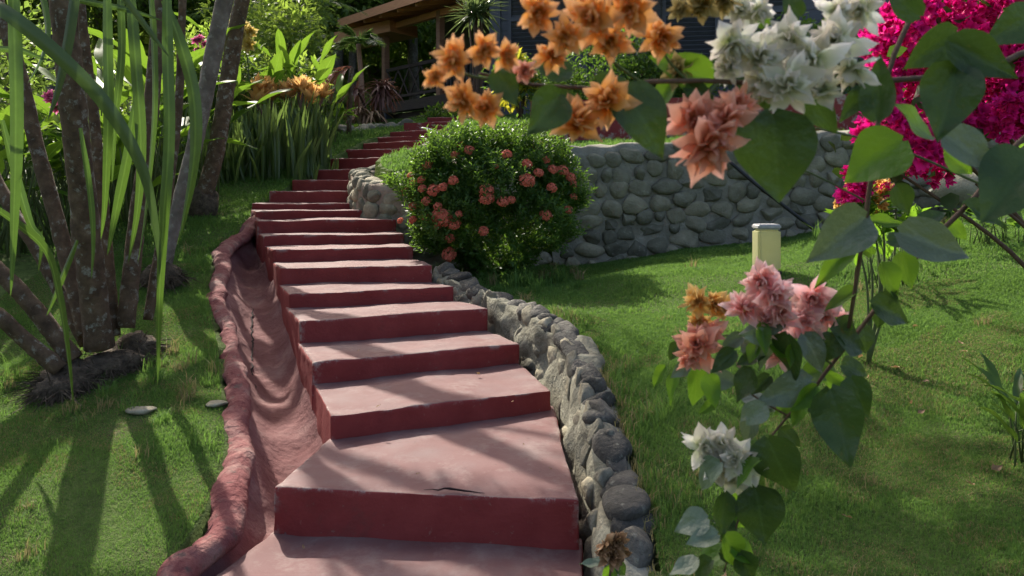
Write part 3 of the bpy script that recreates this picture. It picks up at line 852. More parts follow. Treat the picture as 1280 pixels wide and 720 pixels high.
# root mound: fibrous mass
rt = MB()
for (x, y, d, sx, sy, sz) in [(92, 456, 4.4, .18, .15, .11), (72, 470, 4.25, .12, .10, .09), (128, 442, 4.5, .14, .13, .10), (170, 412, 4.75, .12, .12, .12), (203, 362, 5.9, .15, .14, .13), (150, 428, 4.6, .15, .12, .09)]:
    p_ = at(x, y, d); p_[2] = Hs(p_[0], p_[1]) + sz * .25
    v = ICO3[0] * (1 + .25 * fbm(ICO3[0], 2.5, x, 3)[:, None]) * np.array([sx, sy, sz]); rt.add(v + p_, ICO3[1])
    m_ = 420; dd = nrm(rng.normal(size=(m_, 3)) * np.array([1, 1, .6])); dd[:, 2] = np.abs(dd[:, 2]) * .8
    base = p_ + dd * np.array([sx, sy, sz]) * .95
    out_ = base + (dd + rng.normal(size=(m_, 3)) * .5 + np.array([0, 0, -.9])) * rng.uniform(.03, .10, m_)[:, None]
    w_ = nrm(np.cross(dd, rnd_dirs(m_))) * .004
    V = np.stack([base - w_, base + w_, out_ + w_ * .4, out_ - w_ * .4], 1).reshape(-1, 3); o_ = np.arange(m_)[:, None] * 4
    rt.add(V, np.hstack([o_, o_ + 1, o_ + 2, o_ + 3]))
rt.build('root_mound', M['root'], pc_)

STR = [  # pixel polyline with distance, width px, material
    ([(14, -60, 3.3), (19, 100, 3.3), (19, 200, 3.3), (16, 300, 3.3), (13, 372, 3.3)], 19, 'strap'),
    ([(-60, -25, 3.2), (0, 9, 3.1), (72, 69, 3.1), (134, 136, 3.15), (178, 215, 3.2), (196, 300, 3.25), (200, 345, 3.3)], 20, 'strap_dark'),
    ([(132, -60, 3.4), (134, 60, 3.4), (135, 135, 3.4), (131, 250, 3.45), (126, 300, 3.5)], 15, 'strap'),
    ([(158, -60, 3.6), (168, 60, 3.6), (176, 180, 3.6), (172, 260, 3.6), (160, 330, 3.6)], 15, 'strap'),
    ([(208, -60, 3.3), (209, 60, 3.3), (211, 170, 3.3), (204, 280, 3.3), (199, 380, 3.35), (197, 482, 3.4)], 16, 'strap'),
    ([(205, 0, 3.5), (224, 50, 3.5), (240, 110, 3.5), (244, 165, 3.5), (239, 225, 3.5), (224, 300, 3.5)], 17, 'strap'),
    ([(140, -20, 3.2), (165, 12, 3.2), (190, 45, 3.2), (212, 72, 3.2)], 10, 'strap_dark'),
    ([(98, -50, 3.5), (86, 40, 3.5), (72, 110, 3.5), (60, 150, 3.5)], 15, 'strap_dark'),
    ([(-30, 245, 3.5), (22, 281, 3.5), (58, 316, 3.5), (74, 375, 3.5), (84, 440, 3.5), (92, 512, 3.55)], 14, 'strap'),
    ([(168, 130, 3.7), (160, 190, 3.7), (148, 250, 3.7), (134, 320, 3.7)], 13, 'strap'),
    ([(60, -10, 3.6), (110, 2, 3.6), (160, 12, 3.6), (204, 26, 3.6)], 9, 'strap'),
    ([(42, -50, 3.8), (58, 30, 3.8), (52, 70, 3.8), (34, 105, 3.8)], 12, 'strap'),
    ([(148, -50, 3.8), (152, 60, 3.8), (144, 150, 3.8), (140, 230, 3.8)], 10, 'strap'),
    ([(185, -50, 3.8), (192, 60, 3.8), (192, 150, 3.8), (182, 260, 3.8), (172, 330, 3.8)], 11, 'strap'),
    ([(-30, 60, 3.8), (20, 62, 3.8), (45, 70, 3.8), (62, 76, 3.8)], 9, 'strap'),
    ([(2, 150, 3.6), (20, 220, 3.6), (38, 280, 3.6), (52, 300, 3.6), (48, 340, 3.6)], 11, 'strap'),
    ([(100, 160, 3.9), (112, 240, 3.9), (116, 300, 3.9), (114, 350, 3.9)], 9, 'strap'),
    ([(96, 300, 4.0), (80, 340, 4.0), (66, 375, 4.0), (58, 395, 4.0)], 9, 'strap'),
]
for q, w_, mt in STR:
    mb = MB(); P3 = np.array([at(*p_) for p_ in q]); d = q[0][2]
    side = np.array([1, .25 * rng.uniform(-1, 1), .1]) if abs(P3[-1][2] - P3[0][2]) > abs(P3[-1][0] - P3[0][0]) else np.array([.1, .2, 1])
    ribbon(mb, P3, w_ * .9 * d / F, side, 30, rng.uniform(.2, .5), twist=rng.uniform(-.5, .5), tip=.45)
    mb.build('leaf', M[mt], pc_)
# leaf heads above the picture that belong to the same stems
def head(parent, c, n, L, w, mt, droop=.9):
    for k in range(n):
        a = rng.uniform(0, 2 * math.pi); e = rng.uniform(.1, 1.2); l = L * rng.uniform(.7, 1.15)
        h = np.array([math.cos(a), math.sin(a), 0]); P3 = []
        for t in np.linspace(0, 1, 5):
            P3.append(np.asarray(c) + h * l * (t * math.cos(e) + .15 * t * t) + np.array([0, 0, 1]) * l * (math.sin(e) * t - droop * t * t * .9))
        mb = MB(); ribbon(mb, P3, w, np.cross(h, [0, 0, 1]), 14, .35); mb.build('leaf', M[mt], parent)
head(pc_, (-2.45, 4.2, 2.7), 16, 1.3, .07, 'strap')
head(pc_, (-1.85, 4.7, 3.2), 24, 1.15, .08, 'strap')
head(pc_, (-1.50, 5.4, 3.2), 14, 1.2, .07, 'strap')

# second trunk behind with its own root
t2 = at(252, 282, 7.85); t2[2] = Hs(t2[0], t2[1])
tr2 = empty('palm_tree', t2, 'slender brown lichened palm trunk standing alone nearest the drain channel', 'tree')
mb = MB(); tube(mb, [at(392, -250, 7.85), at(345, -120, 7.85), at(303, 0, 7.85), at(285, 100, 7.85), at(269, 195, 7.85), at(255, 245, 7.85), at(251, 286, 7.85)], [.062, .068, .072, .078, .08, .09, .115], 14, 70, 0, .03, rings=.05)
mb.build('trunk', M['bark'], tr2)
mb = MB(); v = ICO3[0] * (1 + .25 * fbm(ICO3[0], 2.5, 4, 3)[:, None]) * np.array([.16, .15, .2]); mb.add(v + t2 + np.array([0, 0, .08]), ICO3[1]); mb.build('root_mound', M['root'], tr2)


def frond(mb, base, d0, L, droop, wl, nl=36, mi=0, stalk=.012, ld=.12):
    """palm frond: arching stalk with leaflets"""
    d0 = nrm(d0); hor = nrm(np.array([d0[0], d0[1], 0]) + 1e-6); ts = np.linspace(0, 1, 14)
    P = np.array([np.asarray(base) + d0 * L * t + np.array([0, 0, -1]) * droop * L * t * t + hor * .1 * L * t * t for t in ts])
    tube(mb, P, np.linspace(stalk, stalk * .3, 14), 5, None, mi, cap=False)
    t = np.linspace(.14, .99, nl).repeat(2); sd = np.tile([1, -1], nl)
    pos = np.stack([np.interp(t, ts, P[:, k]) for k in range(3)], -1); T = nrm(np.gradient(P, axis=0)); tn = nrm(np.stack([np.interp(t, ts, T[:, k]) for k in range(3)], -1))
    s = nrm(np.cross(tn, [0, 0, 1])); dirs = nrm(s * sd[:, None] + tn * .75 + np.array([0, 0, -.35]) + rng.normal(size=(len(t), 3)) * .1)
    ll = wl * np.sin(np.clip(t, .1, 1) * math.pi * .8 + .35)
    up = np.cross(dirs, tn) * sd[:, None] + rng.normal(size=(len(t), 3)) * .2
    batch(mb, QUAD_V, QUAD_F, pos, frames(dirs, up), np.stack([np.maximum(ll, .05) * ld, np.maximum(ll, .05), ll * .2], -1), mi)


def palm_crown(parent, c, n, L, wl, mat, seed=0, nl=34):
    mb = MB()
    for k in range(n):
        a = k * 2.4 + rng.uniform(-.3, .3); e = rng.uniform(.25, 1.25)
        frond(mb, c, (math.cos(a) * math.cos(e), math.sin(a) * math.cos(e), math.sin(e)), L * rng.uniform(.8, 1.1), rng.uniform(.35, .75), wl, nl)
    return mb.build('fronds', mat, parent)


palm_crown(tr2, at(392, -250, 7.85), 13, 1.7, .42, M['palm'])


# ------------------------------------------------------------------ generic plants
def leaf_cloud(mb, c, rad, n, size, asp=.5, blobs=14, shell=.55, up=.3, tmpl=(QUAD_V, QUAD_F), mi=0, flat=.0):
    """uneven crown: leaves gathered in clumps"""
    c = np.asarray(c, float); rad = np.asarray(rad, float)
    bd = rnd_dirs(blobs) * rng.uniform(.35, .95, (blobs, 1)); bc = bd * rad; br = rng.uniform(.25, .5, blobs)
    wsel = rng.choice(blobs, n, p=br ** 2 / (br ** 2).sum())
    dd = rnd_dirs(n); rr = rng.uniform(shell, 1.05, n) ** .7
    off = dd * (rr * br[wsel])[:, None] * rad
    pos = c + bc[wsel] + off
    dirs = nrm(dd * .8 + rnd_dirs(n) * .8 + np.array([0, 0, -flat])); nn = nrm(rnd_dirs(n) * .7 + np.array([0, 0, up + .5]) + dd * .3)
    s = size * rng.uniform(.6, 1.35, n)
    batch(mb, tmpl[0], tmpl[1], pos, frames(dirs, nn), np.stack([s * asp, s, s], -1), mi)


def tree_proto(name, label, h, rad, n, ls, mat, seed, group):
    global rng
    keep = rng; rng = np.random.default_rng(seed)
    r = empty(name, (0, 0, 0), label, 'tree', group)
    mb = MB(); top = h - rad[2] * .7
    tp = np.array([(0, 0, -.3), (.1, .05, top * .35), (-.05, .1, top * .7), (.05, 0, top)])
    tube(mb, tp, [h * .022, h * .018, h * .015, h * .008], 8, 16, 0, .04)
    for k in range(7):
        a = k * 2.4; z = top * rng.uniform(.4, .85); s = np.array([0, .05, z]); e = np.array([math.cos(a) * rad[0] * .7, math.sin(a) * rad[1] * .7, top + rng.uniform(-.3, .5) * rad[2]])
        tube(mb, [s, (s + e) / 2 + np.array([0, 0, -.2]), e], [h * .010, h * .007, h * .003], 6, 8)
    mb.build('trunk', M['bark_grey'], r)
    cm_ = MB(); leaf_cloud(cm_, (0, 0, h - rad[2]), rad, n, ls, .5, 26); cm_.build('crown', mat, r)
    rng = keep
    return r


ftrees = [
    (tree_proto('forest_tree', 'dark glossy broadleaf tree of the dense wood behind the garden', 7.5, (2.3, 2.3, 2.9), 9000, .2, M['bg_leaf'], 41, 'dark broadleaf trees of the wood'), []),
    (tree_proto('forest_tree', 'light green airy broadleaf tree of the wood behind the garden', 6.5, (2.0, 2.0, 2.4), 7000, .17, M['bg_leaf2'], 42, 'light broadleaf trees of the wood'), []),
    (tree_proto('forest_tree', 'deep shaded broadleaf tree filling the back of the wood', 9.5, (2.8, 2.8, 3.6), 9000, .24, M['bg_dark'], 43, 'shaded trees at the back of the wood'), []),
]
TP = [  # px x, distance, kind, scale
    (-120, 18, 0, .9), (60, 20, 1, .95), (170, 21, 0, 1.0), (285, 20.5, 1, 1.0), (350, 22, 1, 1.05), (420, 23, 0, 1.0), (300, 25, 0, 1.1), (215, 24, 1, 1.1), (10, 23, 0, 1), (-60, 24, 2, 1),
    (130, 24, 2, 1.1), (250, 27, 2, 1.1), (380, 25, 2, 1.1), (470, 27, 2, 1.2), (560, 29, 2, 1.2), (440, 23, 1, 1.0), (520, 25, 0, 1.1), (700, 29, 0, 1.2), (1060, 20, 2, 1.1), (1190, 18, 0, 1.1), (1300, 15, 1, 1), ]
seen = [False] * 3
for x, d, k, s in TP:
    X = (x - 640) / F * d; loc = (X, d, Hs(X, d) - .1)
    r = ftrees[k][0]
    if not seen[k]:
        r.location = Vector(loc); r.scale = (s,) * 3; seen[k] = True; r.rotation_euler = (0, 0, .4); ftrees[k][1].extend(kids(r))
    else: dup_tree(r, loc, rng.uniform(0, 6.28), s * rng.uniform(.92, 1.08), children=ftrees[k][1])
# the wood climbing the hill behind, one mass
fw = MB(); n = 26000; X = rng.uniform(-32, 30, n); Y = rng.uniform(26, 46, n); Z = H(X, Y) + rng.uniform(0, 1, n) ** .7 * (2.5 + 2 * np.sin(X * .9) * np.sin(Y * .7))
dd = rnd_dirs(n); batch(fw, QUAD_V, QUAD_F, np.stack([X, Y, Z], -1), frames(dd, rnd_dirs(n) + np.array([0, 0, .6])), np.stack([np.full(n, .42), np.full(n, .7), np.full(n, .7)], -1))
o = fw.build('far_wood', M['bg_dark'], smooth=False); o['kind'] = 'stuff'


# shrubs
def shrub(name, label, cat, px, d, rad, n, ls, mat, asp=.45, zoff=0, group=None, tm=(QUAD_V, QUAD_F), blobs=16):
    X = (px - 640) / F * d; z = Hs(X, d); r = empty(name, (X, d, z), label, cat, group)
    mb = MB(); leaf_cloud(mb, (X, d, z + rad[2] * .9 + zoff), rad, n, ls, asp, blobs, .4, tmpl=tm); mb.build('foliage', mat, r)
    sm = MB()
    for k in range(6):
        a = k * 1.05; tube(sm, [(X, d, z - .1), (X + math.cos(a) * rad[0] * .4, d + math.sin(a) * rad[1] * .4, z + rad[2] * 1.1 + zoff)], [.025, .01], 5)
    sm.build('stem', M['twig'], r)
    return r


shrub('shrub', 'dark small leaved shrub behind the snake plants', 'shrub', 290, 11.6, (1.0, .7, .9), 5200, .1, M['bg_leaf'])
shrub('shrub', 'light green shrub at the foot of the wood left of the palm trunk', 'shrub', 215, 10.5, (.9, .7, .8), 4200, .11, M['bg_leaf2'])
shrub('shrub', 'tall leafy shrub with glossy leaves between wood and snake plants', 'shrub', 330, 13.5, (1.1, .8, 1.3), 5500, .12, M['bg_leaf'])
shrub('shrub', 'shaded shrub at the far left edge behind the clump', 'shrub', 20, 8.5, (1.2, .8, .9), 4500, .11, M['bg_dark'])
shrub('shrub', 'dark shrub growing beneath the balcony pier', 'shrub', 440, 16.2, (.5, .5, .45), 2000, .1, M['bg_dark'])
shrub('shrub', 'dense shrub behind the papaya left of the balcony', 'shrub', 360, 17, (1.1, .9, 1.5), 5000, .13, M['bg_leaf'])
shrub('shrub', 'low green shrub under the balcony floor', 'shrub', 560, 15.2, (.6, .4, .2), 1300, .09, M['hedge'])
hd = shrub('hedge', 'clipped green hedge under the shuttered house wall', 'hedge', 770, 12.2, (1.9, .5, .62), 11000, .075, M['hedge'], blobs=34)
shrub('hedge', 'dark green hedge behind the white bougainvillea flowers', 'hedge', 1010, 12.4, (1.5, .5, .75), 6500, .08, M['ixora'], blobs=26)
shrub('croton', 'bright yellow croton bush beside the hedge', 'shrub', 650, 12.4, (.28, .28, .42), 500, .17, M['croton_y'], .4, zoff=.3, tm=(LEAF6_V, LEAF6_F), blobs=9)

# broad leaved heliconias
HV, HF, HT = leaf_grid([(0, .1), (.08, .6), (.3, 1), (.6, .95), (.85, .6), (1, 0)], 9, 4, .3, .45, .03, .24, 3)


def heliconia(px, d, n, h, L, label, spread=.5, mat='heli', name='heliconia', asp=1.0, updir=.75):
    X = (px - 640) / F * d; z = Hs(X, d); r = empty(name, (X, d, z), label, 'plant')
    mb = MB(); sm = MB(); pos = []; dirs = []; nn = []
    for k in range(n):
        b = np.array([X + rng.normal() * spread * .5, d + rng.normal() * spread * .35, z]); a = rng.uniform(0, 6.28); tip = b + np.array([math.cos(a) * .25 * min(1, h), math.sin(a) * .25 * min(1, h), h * rng.uniform(.35, 1.0)])
        tube(sm, [b, (b + tip) / 2 + np.array([0, 0, .05]), tip], [.011 * min(1, L * 1.6), .009 * min(1, L * 1.6), .006 * min(1, L * 1.6)], 5)
        pos.append(tip); hd_ = np.array([math.cos(a), math.sin(a), updir + rng.normal() * .3]); dirs.append(hd_); nn.append(np.array([-math.cos(a) * .8, -math.sin(a) * .8, 1]))
    s = L * rng.uniform(.7, 1.15, n)
    batch(mb, HV, HF, np.array(pos), frames(np.array(dirs), np.array(nn)), np.stack([s * asp, s, s], -1), 0, HT)
    mb.build('foliage', M[mat], r); sm.build('stem', M['twig_green'], r)
    return r


heliconia(60, 6.8, 34, .9, .6, 'bright green broad leaved heliconia low behind the left trunks')
heliconia(130, 7.4, 40, 1.3, .65, 'tall bright heliconia seen between the lichened trunks')
heliconia(205, 8.2, 40, 1.5, .75, 'heliconia with upright leaves just left of the grey trunk')
heliconia(-10, 6.4, 26, 1.0, .6, 'heliconia at the extreme left edge of the lawn')
heliconia(300, 11.0, 34, 1.3, .75, 'mid green broad leaved plant behind the lone palm trunk', .9)
heliconia(380, 11.6, 14, 1.15, .6, 'heliconia with tall pale upright leaves over the orange croton', .5, updir=2.0)
heliconia(432, 12.2, 9, .45, .32, 'small broad leaved plant with white variegation beside the kerb', .3, asp=1.6)
heliconia(340, 8.4, 16, .12, .16, 'low sunlit weed on the grass left of the steps', .35, asp=1.6)

# snake plants
sr = at(338, 226, 9.7); sr[2] = Hs(sr[0], sr[1])
sp = empty('snake_plant', sr, 'dense clump of upright dark sword leaved snake plants left of the steps', 'plant')
mb = MB()
for k in range(420):
    x = sr[0] + rng.uniform(-.78, .72); y = sr[1] + rng.uniform(-.45, .6); z = Hs(x, y); h = rng.uniform(.5, 1.0) * (1 - .35 * abs(x - sr[0] - .1))
    a = rng.uniform(0, 6.28); l = rng.uniform(0, .28); b = np.array([x, y, z - .02])
    P3 = [b, b + np.array([math.cos(a) * l * .3, math.sin(a) * l * .3, h * .5]), b + np.array([math.cos(a) * l, math.sin(a) * l, h])]
    ribbon(mb, P3, .05, (math.cos(a + 1.2), math.sin(a + 1.2) * .5, 0), 8, .3, tip=.55)
mb.build('foliage', M['snake'], sp)
for nm, lb, px, d, n in [('snake_plant', 'loose low clump of sword leaved plants nearest the lone palm trunk', 282, 9.3, 70)]:
    b0 = at(px, 232, d); b0[2] = Hs(b0[0], b0[1]); r = empty(nm, b0, lb, 'plant'); mb = MB()
    for k in range(n):
        x = b0[0] + rng.normal() * .16; y = b0[1] + rng.normal() * .15; z = Hs(x, y); h = rng.uniform(.25, .6); a = rng.uniform(0, 6.28); l = rng.uniform(.05, .3); b = np.array([x, y, z])
        ribbon(mb, [b, b + np.array([math.cos(a) * l * .4, math.sin(a) * l * .4, h * .6]), b + np.array([math.cos(a) * l, math.sin(a) * l, h])], .04, (math.cos(a + 1.4), math.sin(a + 1.4), 0), 8, .3, tip=.6)
    mb.build('foliage', M['snake'], r)
# orange croton above the snake plants
def rosette_plant(name, label, px, py, d, n, L, w, mat, e0, e1, sx=.3, stemh=None, cat='plant', droop=.3):
    c = at(px, py, d); z = Hs(c[0], c[1]); r = empty(name, (c[0], c[1], z), label, cat); mb = MB(); sm = MB()
    k0 = max(1, n // 22)
    for q in range(k0):
        cc = c + np.array([rng.uniform(-sx, sx), rng.uniform(-sx, sx) * .4, rng.uniform(-.1, .1)]) if k0 > 1 else c
        tube(sm, [(cc[0], cc[1], z - .1), ((cc[0] + c[0]) / 2, cc[1], (z + cc[2]) / 2), cc], [.03, .022, .018], 6)
        for k in range(n // k0):
            a = k * 2.4; e = rng.uniform(e0, e1); h = np.array([math.cos(a), math.sin(a), 0]); l = L * rng.uniform(.7, 1.1)
            P3 = [cc + h * l * t * math.cos(e) + np.array([0, 0, 1]) * l * (math.sin(e) * t - droop * t * t) for t in (0, .35, .7, 1)]
            ribbon(mb, P3, w, np.cross(h, [0, 0, 1]), 8, .3, tip=.6)
    mb.build('foliage', M[mat], r); sm.build('stem', M['twig'], r); return r


rosette_plant('croton', 'croton with peach orange leaves rising behind the snake plants', 366, 124, 10.3, 300, .25, .095, 'croton', .5, 1.5, .44, droop=.05)
rosette_plant('dracaena', 'spiky dracaena standing before the brown roof and house wall', 600, 14, 14.5, 150, .62, .045, 'drac', -.6, 1.4, .28, droop=.2)
rosette_plant('cordyline', 'withered red brown cordyline at the foot of the balcony post', 467, 112, 14.6, 130, .42, .05, 'cord', -.9, 1.2, .32, droop=.5)
rosette_plant('cordyline', 'straw coloured dead foliage hanging below the red cordyline', 462, 135, 14.2, 90, .5, .04, 'dryleaf', -1.2, .4, .25, droop=.6)
# palms near the house
for px, d, toppx, toppy, n, L, lab, mt in [(350, 15.5, 345, 40, 12, 1.1, 'young palm with feathery fronds left of the brown roof', 'palm'), (345, 17.5, 350, 10, 12, 2.0, 'feathery palm deep in the wood above the yellow blossom', 'palm'), (452, 15.2, 448, 55, 6, .6, 'thin stemmed palm sapling just left of the balcony post', 'palm')]:
    X = (px - 640) / F * d; z = Hs(X, d); r = empty('palm_tree', (X, d, z), lab, 'tree'); top = at(toppx, toppy, d); mb = MB()
    tube(mb, [(X, d, z - .1), ((X + top[0]) / 2 + .03, d, (z + top[2]) / 2), top], [.07, .055, .045], 8, 20, 0, .03, rings=.06, ringgap=.12); mb.build('trunk', M['postwood'], r)
    palm_crown(r, top, n, L, .38, M[mt])
# the withered palm frond
wp = at(412, 100, 12.6); z = Hs(wp[0], wp[1]); r = empty('palm_tree', (wp[0] + .3, wp[1], z), 'stunted palm with one rust red withered frond beside the croton', 'tree')
mb = MB(); tube(mb, [(wp[0] + .3, wp[1], z), at(440, 84, 12.6)], [.04, .03], 8, 8); mb.build('trunk', M['bark'], r)
mb = MB(); frond(mb, at(440, 84, 12.6), (-.8, -.3, .25), .55, 1.1, .62, 34, 0, .012, .05); frond(mb, at(440, 84, 12.6), (-.7, -.5, -.1), .5, 1.2, .5, 30, 0, .012, .05); mb.build('withered_frond', M['palm_dry'], r)


# unseen tree added so its limb, just above the view, shades the nearest branch
sz_ = Hs(-5.4, 4.6); sh_ = empty('added_shade_tree', (-5.4, 4.6, sz_), 'unseen tree added at the left, its leafy limb shading the nearest branch', 'tree')
mb = MB(); tube(mb, [(-5.4, 4.6, sz_ - .2), (-5.3, 4.6, 2.0), (-4.6, 4.6, 4.4), (-3.0, 4.55, 4.5), (-1.3, 4.5, 4.2)], [.16, .14, .09, .05, .02], 10, 40, 0, .03); mb.build('trunk', M['bark_grey'], sh_)
mb = MB(); leaf_cloud(mb, (-1.72, 4.5, 3.98), (.74, .45, .58), 3600, .15, .6, 14, tmpl=(LEAF6_V, LEAF6_F)); leaf_cloud(mb, (-3.4, 4.6, 4.6), (1.2, .8, .5), 900, .15, .6, 12, tmpl=(LEAF6_V, LEAF6_F)); leaf_cloud(mb, (-1.70, 4.5, 3.76), (.6, .4, .24), 2600, .15, .6, 14, tmpl=(LEAF6_V, LEAF6_F)); mb.build('crown', M['bg_leaf'], sh_)

mb = MB(); 
z_ = Hs(-8.2, 9.6); s2 = empty('added_shade_tree', (-8.2, 9.6, z_), 'unseen open crowned tree added left of the garden to dapple the lower steps and lawn', 'tree')  # added out of view, its crown dapples the lower steps and lawn
tube(mb, [(-8.2, 9.6, z_ - .2), (-8.0, 9.5, 3.0), (-6.0, 9.4, 5.0), (-3.0, 9.2, 5.2), (-1.0, 9.0, 5.3)], [.2, .17, .12, .06, .02], 10, 40, 0, .03);
tube(mb, [(-6.0, 9.4, 5.0), (-5, 10.3, 4.9), (-4.13, 9.85, 4.85), (-3.4, 9.3, 4.85), (-2.4, 8.55, 4.9)], [.08, .075, .065, .06, .04], 8, 30, 0, .04)  # limbs added and laid to cast diagonal shadow bands on the lowest treads
tube(mb, [(-5.2, 10.2, 4.9), (-4.3, 11.0, 4.9), (-3.46, 10.19, 4.85), (-2.9, 9.4, 4.85), (-2.2, 8.5, 4.9)], [.07, .07, .06, .055, .04], 8, 30, 0, .04)
tube(mb, [(-3.46, 10.19, 4.85), (-3.0, 10.05, 4.9), (-2.5, 9.6, 4.9)], [.03, .028, .015], 6, 12)
tube(mb, [(-4.13, 9.85, 4.85), (-3.7, 8.9, 4.9), (-3.2, 8.5, 4.95)], [.035, .03, .02], 6, 12)
mb.build('trunk', M['bark_grey'], s2)
mb = MB()
for c_ in [(-3.5, 8.5, 5.2), (-2.1, 8.5, 5.1), (-1.2, 9.1, 5.3), (-1.6, 8.0, 5.2), (-.2, 9.6, 5.4), (-4.4, 8.4, 5.4), (-.4, 8.2, 5.5)]:
    leaf_cloud(mb, c_, (.75, .6, .4), 130, .2, .55, 7, tmpl=(LEAF6_V, LEAF6_F))
mb.build('crown', M['bg_leaf'], s2)

# ------------------------------------------------------------------ flowers
BV, BF, BT0 = leaf_grid([(0, .25), (.15, .7), (.4, 1), (.62, .8), (.8, .42), (.92, .14), (1, 0)], 8, 4, .4, -.32, .06, .70, 5)
BT = np.clip(np.repeat(np.linspace(0, 1, 8), 5), .02, 1)


def rosette(seed, n=(9, 10, 9, 5), cup=(-.05, .35, .75, 1.1), ln=(1, .92, .74, .55)):
    r = np.random.default_rng(seed); mb = MB(); pos = []; dirs = []; nn = []; sc = []
    for nk, e, l in zip(n, cup, ln):
        a0 = r.uniform(0, 6)
        for k in range(nk):
            a = a0 + k / nk * 6.283 + r.normal() * .24; ee = e + r.normal() * .24; d = np.array([math.cos(a) * math.cos(ee), math.sin(a) * math.cos(ee), math.sin(ee)])
            pos.append(d * .05 + np.array([0, 0, -.12 + .12 * e])); dirs.append(d); nn.append(np.array([-math.cos(a) * math.sin(ee), -math.sin(a) * math.sin(ee), math.cos(ee)]) + r.normal(size=3) * .38)
            s = l * r.uniform(.68, 1.18); sc.append((s * r.uniform(.68, .95), s, s))
    batch(mb, BV, BF, np.array(pos), frames(np.array(dirs), np.array(nn)), np.array(sc), 0, BT)
    V = mb.v[0]; mb.v[0] = V + .032 * np.stack([fbm(V, 3.1, seed + 1, 2), fbm(V, 3.1, seed + 31, 2), fbm(V, 3.1, seed + 61, 2)], -1)
    return mb


FM = {}


def flower_mesh(key):
    if key not in FM: FM[key] = [rosette(50 + k).mesh('flower', M[key]) for k in range(4)]
    return FM[key][rng.integers(4)]


def euler_to(o, zdir, spin=0.0):
    o.rotation_mode = 'QUATERNION'
    q = Vector([float(v) for v in nrm(zdir)]).to_track_quat('Z', 'Y')
    from mathutils import Quaternion
    o.rotation_quaternion = q @ Quaternion((0, 0, 1), spin)


def put_flower(parent, key, x, y, d, rpx, facing=None, tilt=.45):
    o = bpy.data.objects.new('flower', flower_mesh(key)); COL.objects.link(o); o.parent = parent
    p_ = at(x, y, d); o.location = Vector(p_) - parent.location
    f_ = nrm(-p_ + np.array([0, 0, 0.0])) if facing is None else np.asarray(facing, float)
    euler_to(o, nrm(f_ + rng.normal(size=3) * tilt), rng.uniform(0, 6.28)); s = rpx * d / F; o.scale = (s, s, s * rng.uniform(.9, 1.15))
    return o


LM = {}
LP = [(0, .12), (.03, .5), (.1, .82), (.22, .98), (.36, 1), (.52, .86), (.68, .6), (.82, .34), (.92, .15), (1, 0)]


def leaf_mesh(key):
    if key not in LM:
        LM[key] = []
        for k in range(10):
            r = np.random.default_rng(70 + k); v, f, t = leaf_grid(LP, 13, 8, r.uniform(.05, .5), r.uniform(-.35, .75), r.uniform(.02, .06), r.uniform(.64, .9), 70 + k, .12)
            LM[key].append(MB().add(v, f, 0, t).mesh('leaf', M[key]))
    return LM[key][rng.integers(10)]


def put_leaf(parent, bx, by, tx, ty, d, key='bou', wf=1.0, tilt=.35, dz=None, roll=0.0):
    b = at(bx, by, d); l_px = math.hypot(tx - bx, ty - by); dz = rng.uniform(-.3, .3) if dz is None else dz
    t = at(tx, ty, d) + np.array([0, dz * l_px * d / F, 0]); L = np.linalg.norm(t - b)
    nn = -b + rng.normal(size=3) * tilt * np.linalg.norm(b) + np.array([0, 0, .35 * d])
    if roll: nn = nn + nrm(np.cross(t - b, [0, 1, 0])) * roll * d
    R = frames((t - b)[None], nn[None])[0]
    o = bpy.data.objects.new('leaf', leaf_mesh(key)); COL.objects.link(o); o.parent = parent
    from mathutils import Matrix
    Mx = Matrix(((*R[0], 0), (*R[1], 0), (*R[2], 0), (0, 0, 0, 1)))
    o.rotation_mode = 'QUATERNION'; o.rotation_quaternion = Mx.to_quaternion()
    o.scale = (L * wf, L, L); o.location = Vector(b) - parent.location
    return o


def stem(parent, pts, r, mat='twig', name='stem', sides=7):
    mb = MB(); P3 = np.array([at(*p_) for p_ in pts]); tube(mb, P3, np.linspace(r[0], r[1], len(P3)), sides, 40, 0, .04); return mb.build(name, M[mat], parent)


# ---- upper branch: orange, coral and white flowers, in the shade
gz = Hs(.9, 1.0)
ub = empty('bougainvillea', (.62, .95, gz), 'nearest bougainvillea branch with orange and white flowers across the top of the view', 'plant')
stem(ub, [(1700, 900, 1.05), (1720, 300, 1.0), (1560, 60, .92), (1330, 55, .82), (1230, 88, .77), (1150, 98, .74), (1080, 102, .70), (1000, 108, .68), (900, 101, .66), (800, 103, .63), (720, 112, .62), (640, 102, .6), (600, 92, .58)], (.004, .0012), 'twig')
stem(ub, [(1000, 108, .68), (960, 92, .67), (940, 70, .66)], (.0018, .001), 'twig_green'); stem(ub, [(900, 101, .66), (885, 120, .65), (880, 150, .64)], (.0015, .001), 'twig_green')
stem(ub, [(800, 103, .63), (760, 70, .6), (745, 30, .58)], (.0015, .001), 'twig_green'); stem(ub, [(640, 102, .6), (590, 95, .57), (560, 80, .56)], (.0013, .0008), 'twig_green')
stem(ub, [(760, 108, .62), (745, 130, .62), (735, 145, .62)], (.0013, .0008), 'twig_green'); stem(ub, [(860, 102, .65), (835, 75, .64), (826, 50, .63)], (.0013, .0008), 'twig_green')
for a in [(672, 16, .57, 30), (740, 22, .57, 42), (788, 12, .58, 40), (708, 46, .56, 28), (762, 52, .58, 30), (690, 70, .58, 26), (568, 74, .55, 28), (604, 62, .55, 24), (543, 96, .55, 17), (580, 126, .56, 30), (608, 134, .57, 28), (632, 70, .57, 22), (826, 46, .62, 34), (722, 152, .61, 40), (760, 126, .61, 36)]:
    put_flower(ub, 'f_orange', *a)
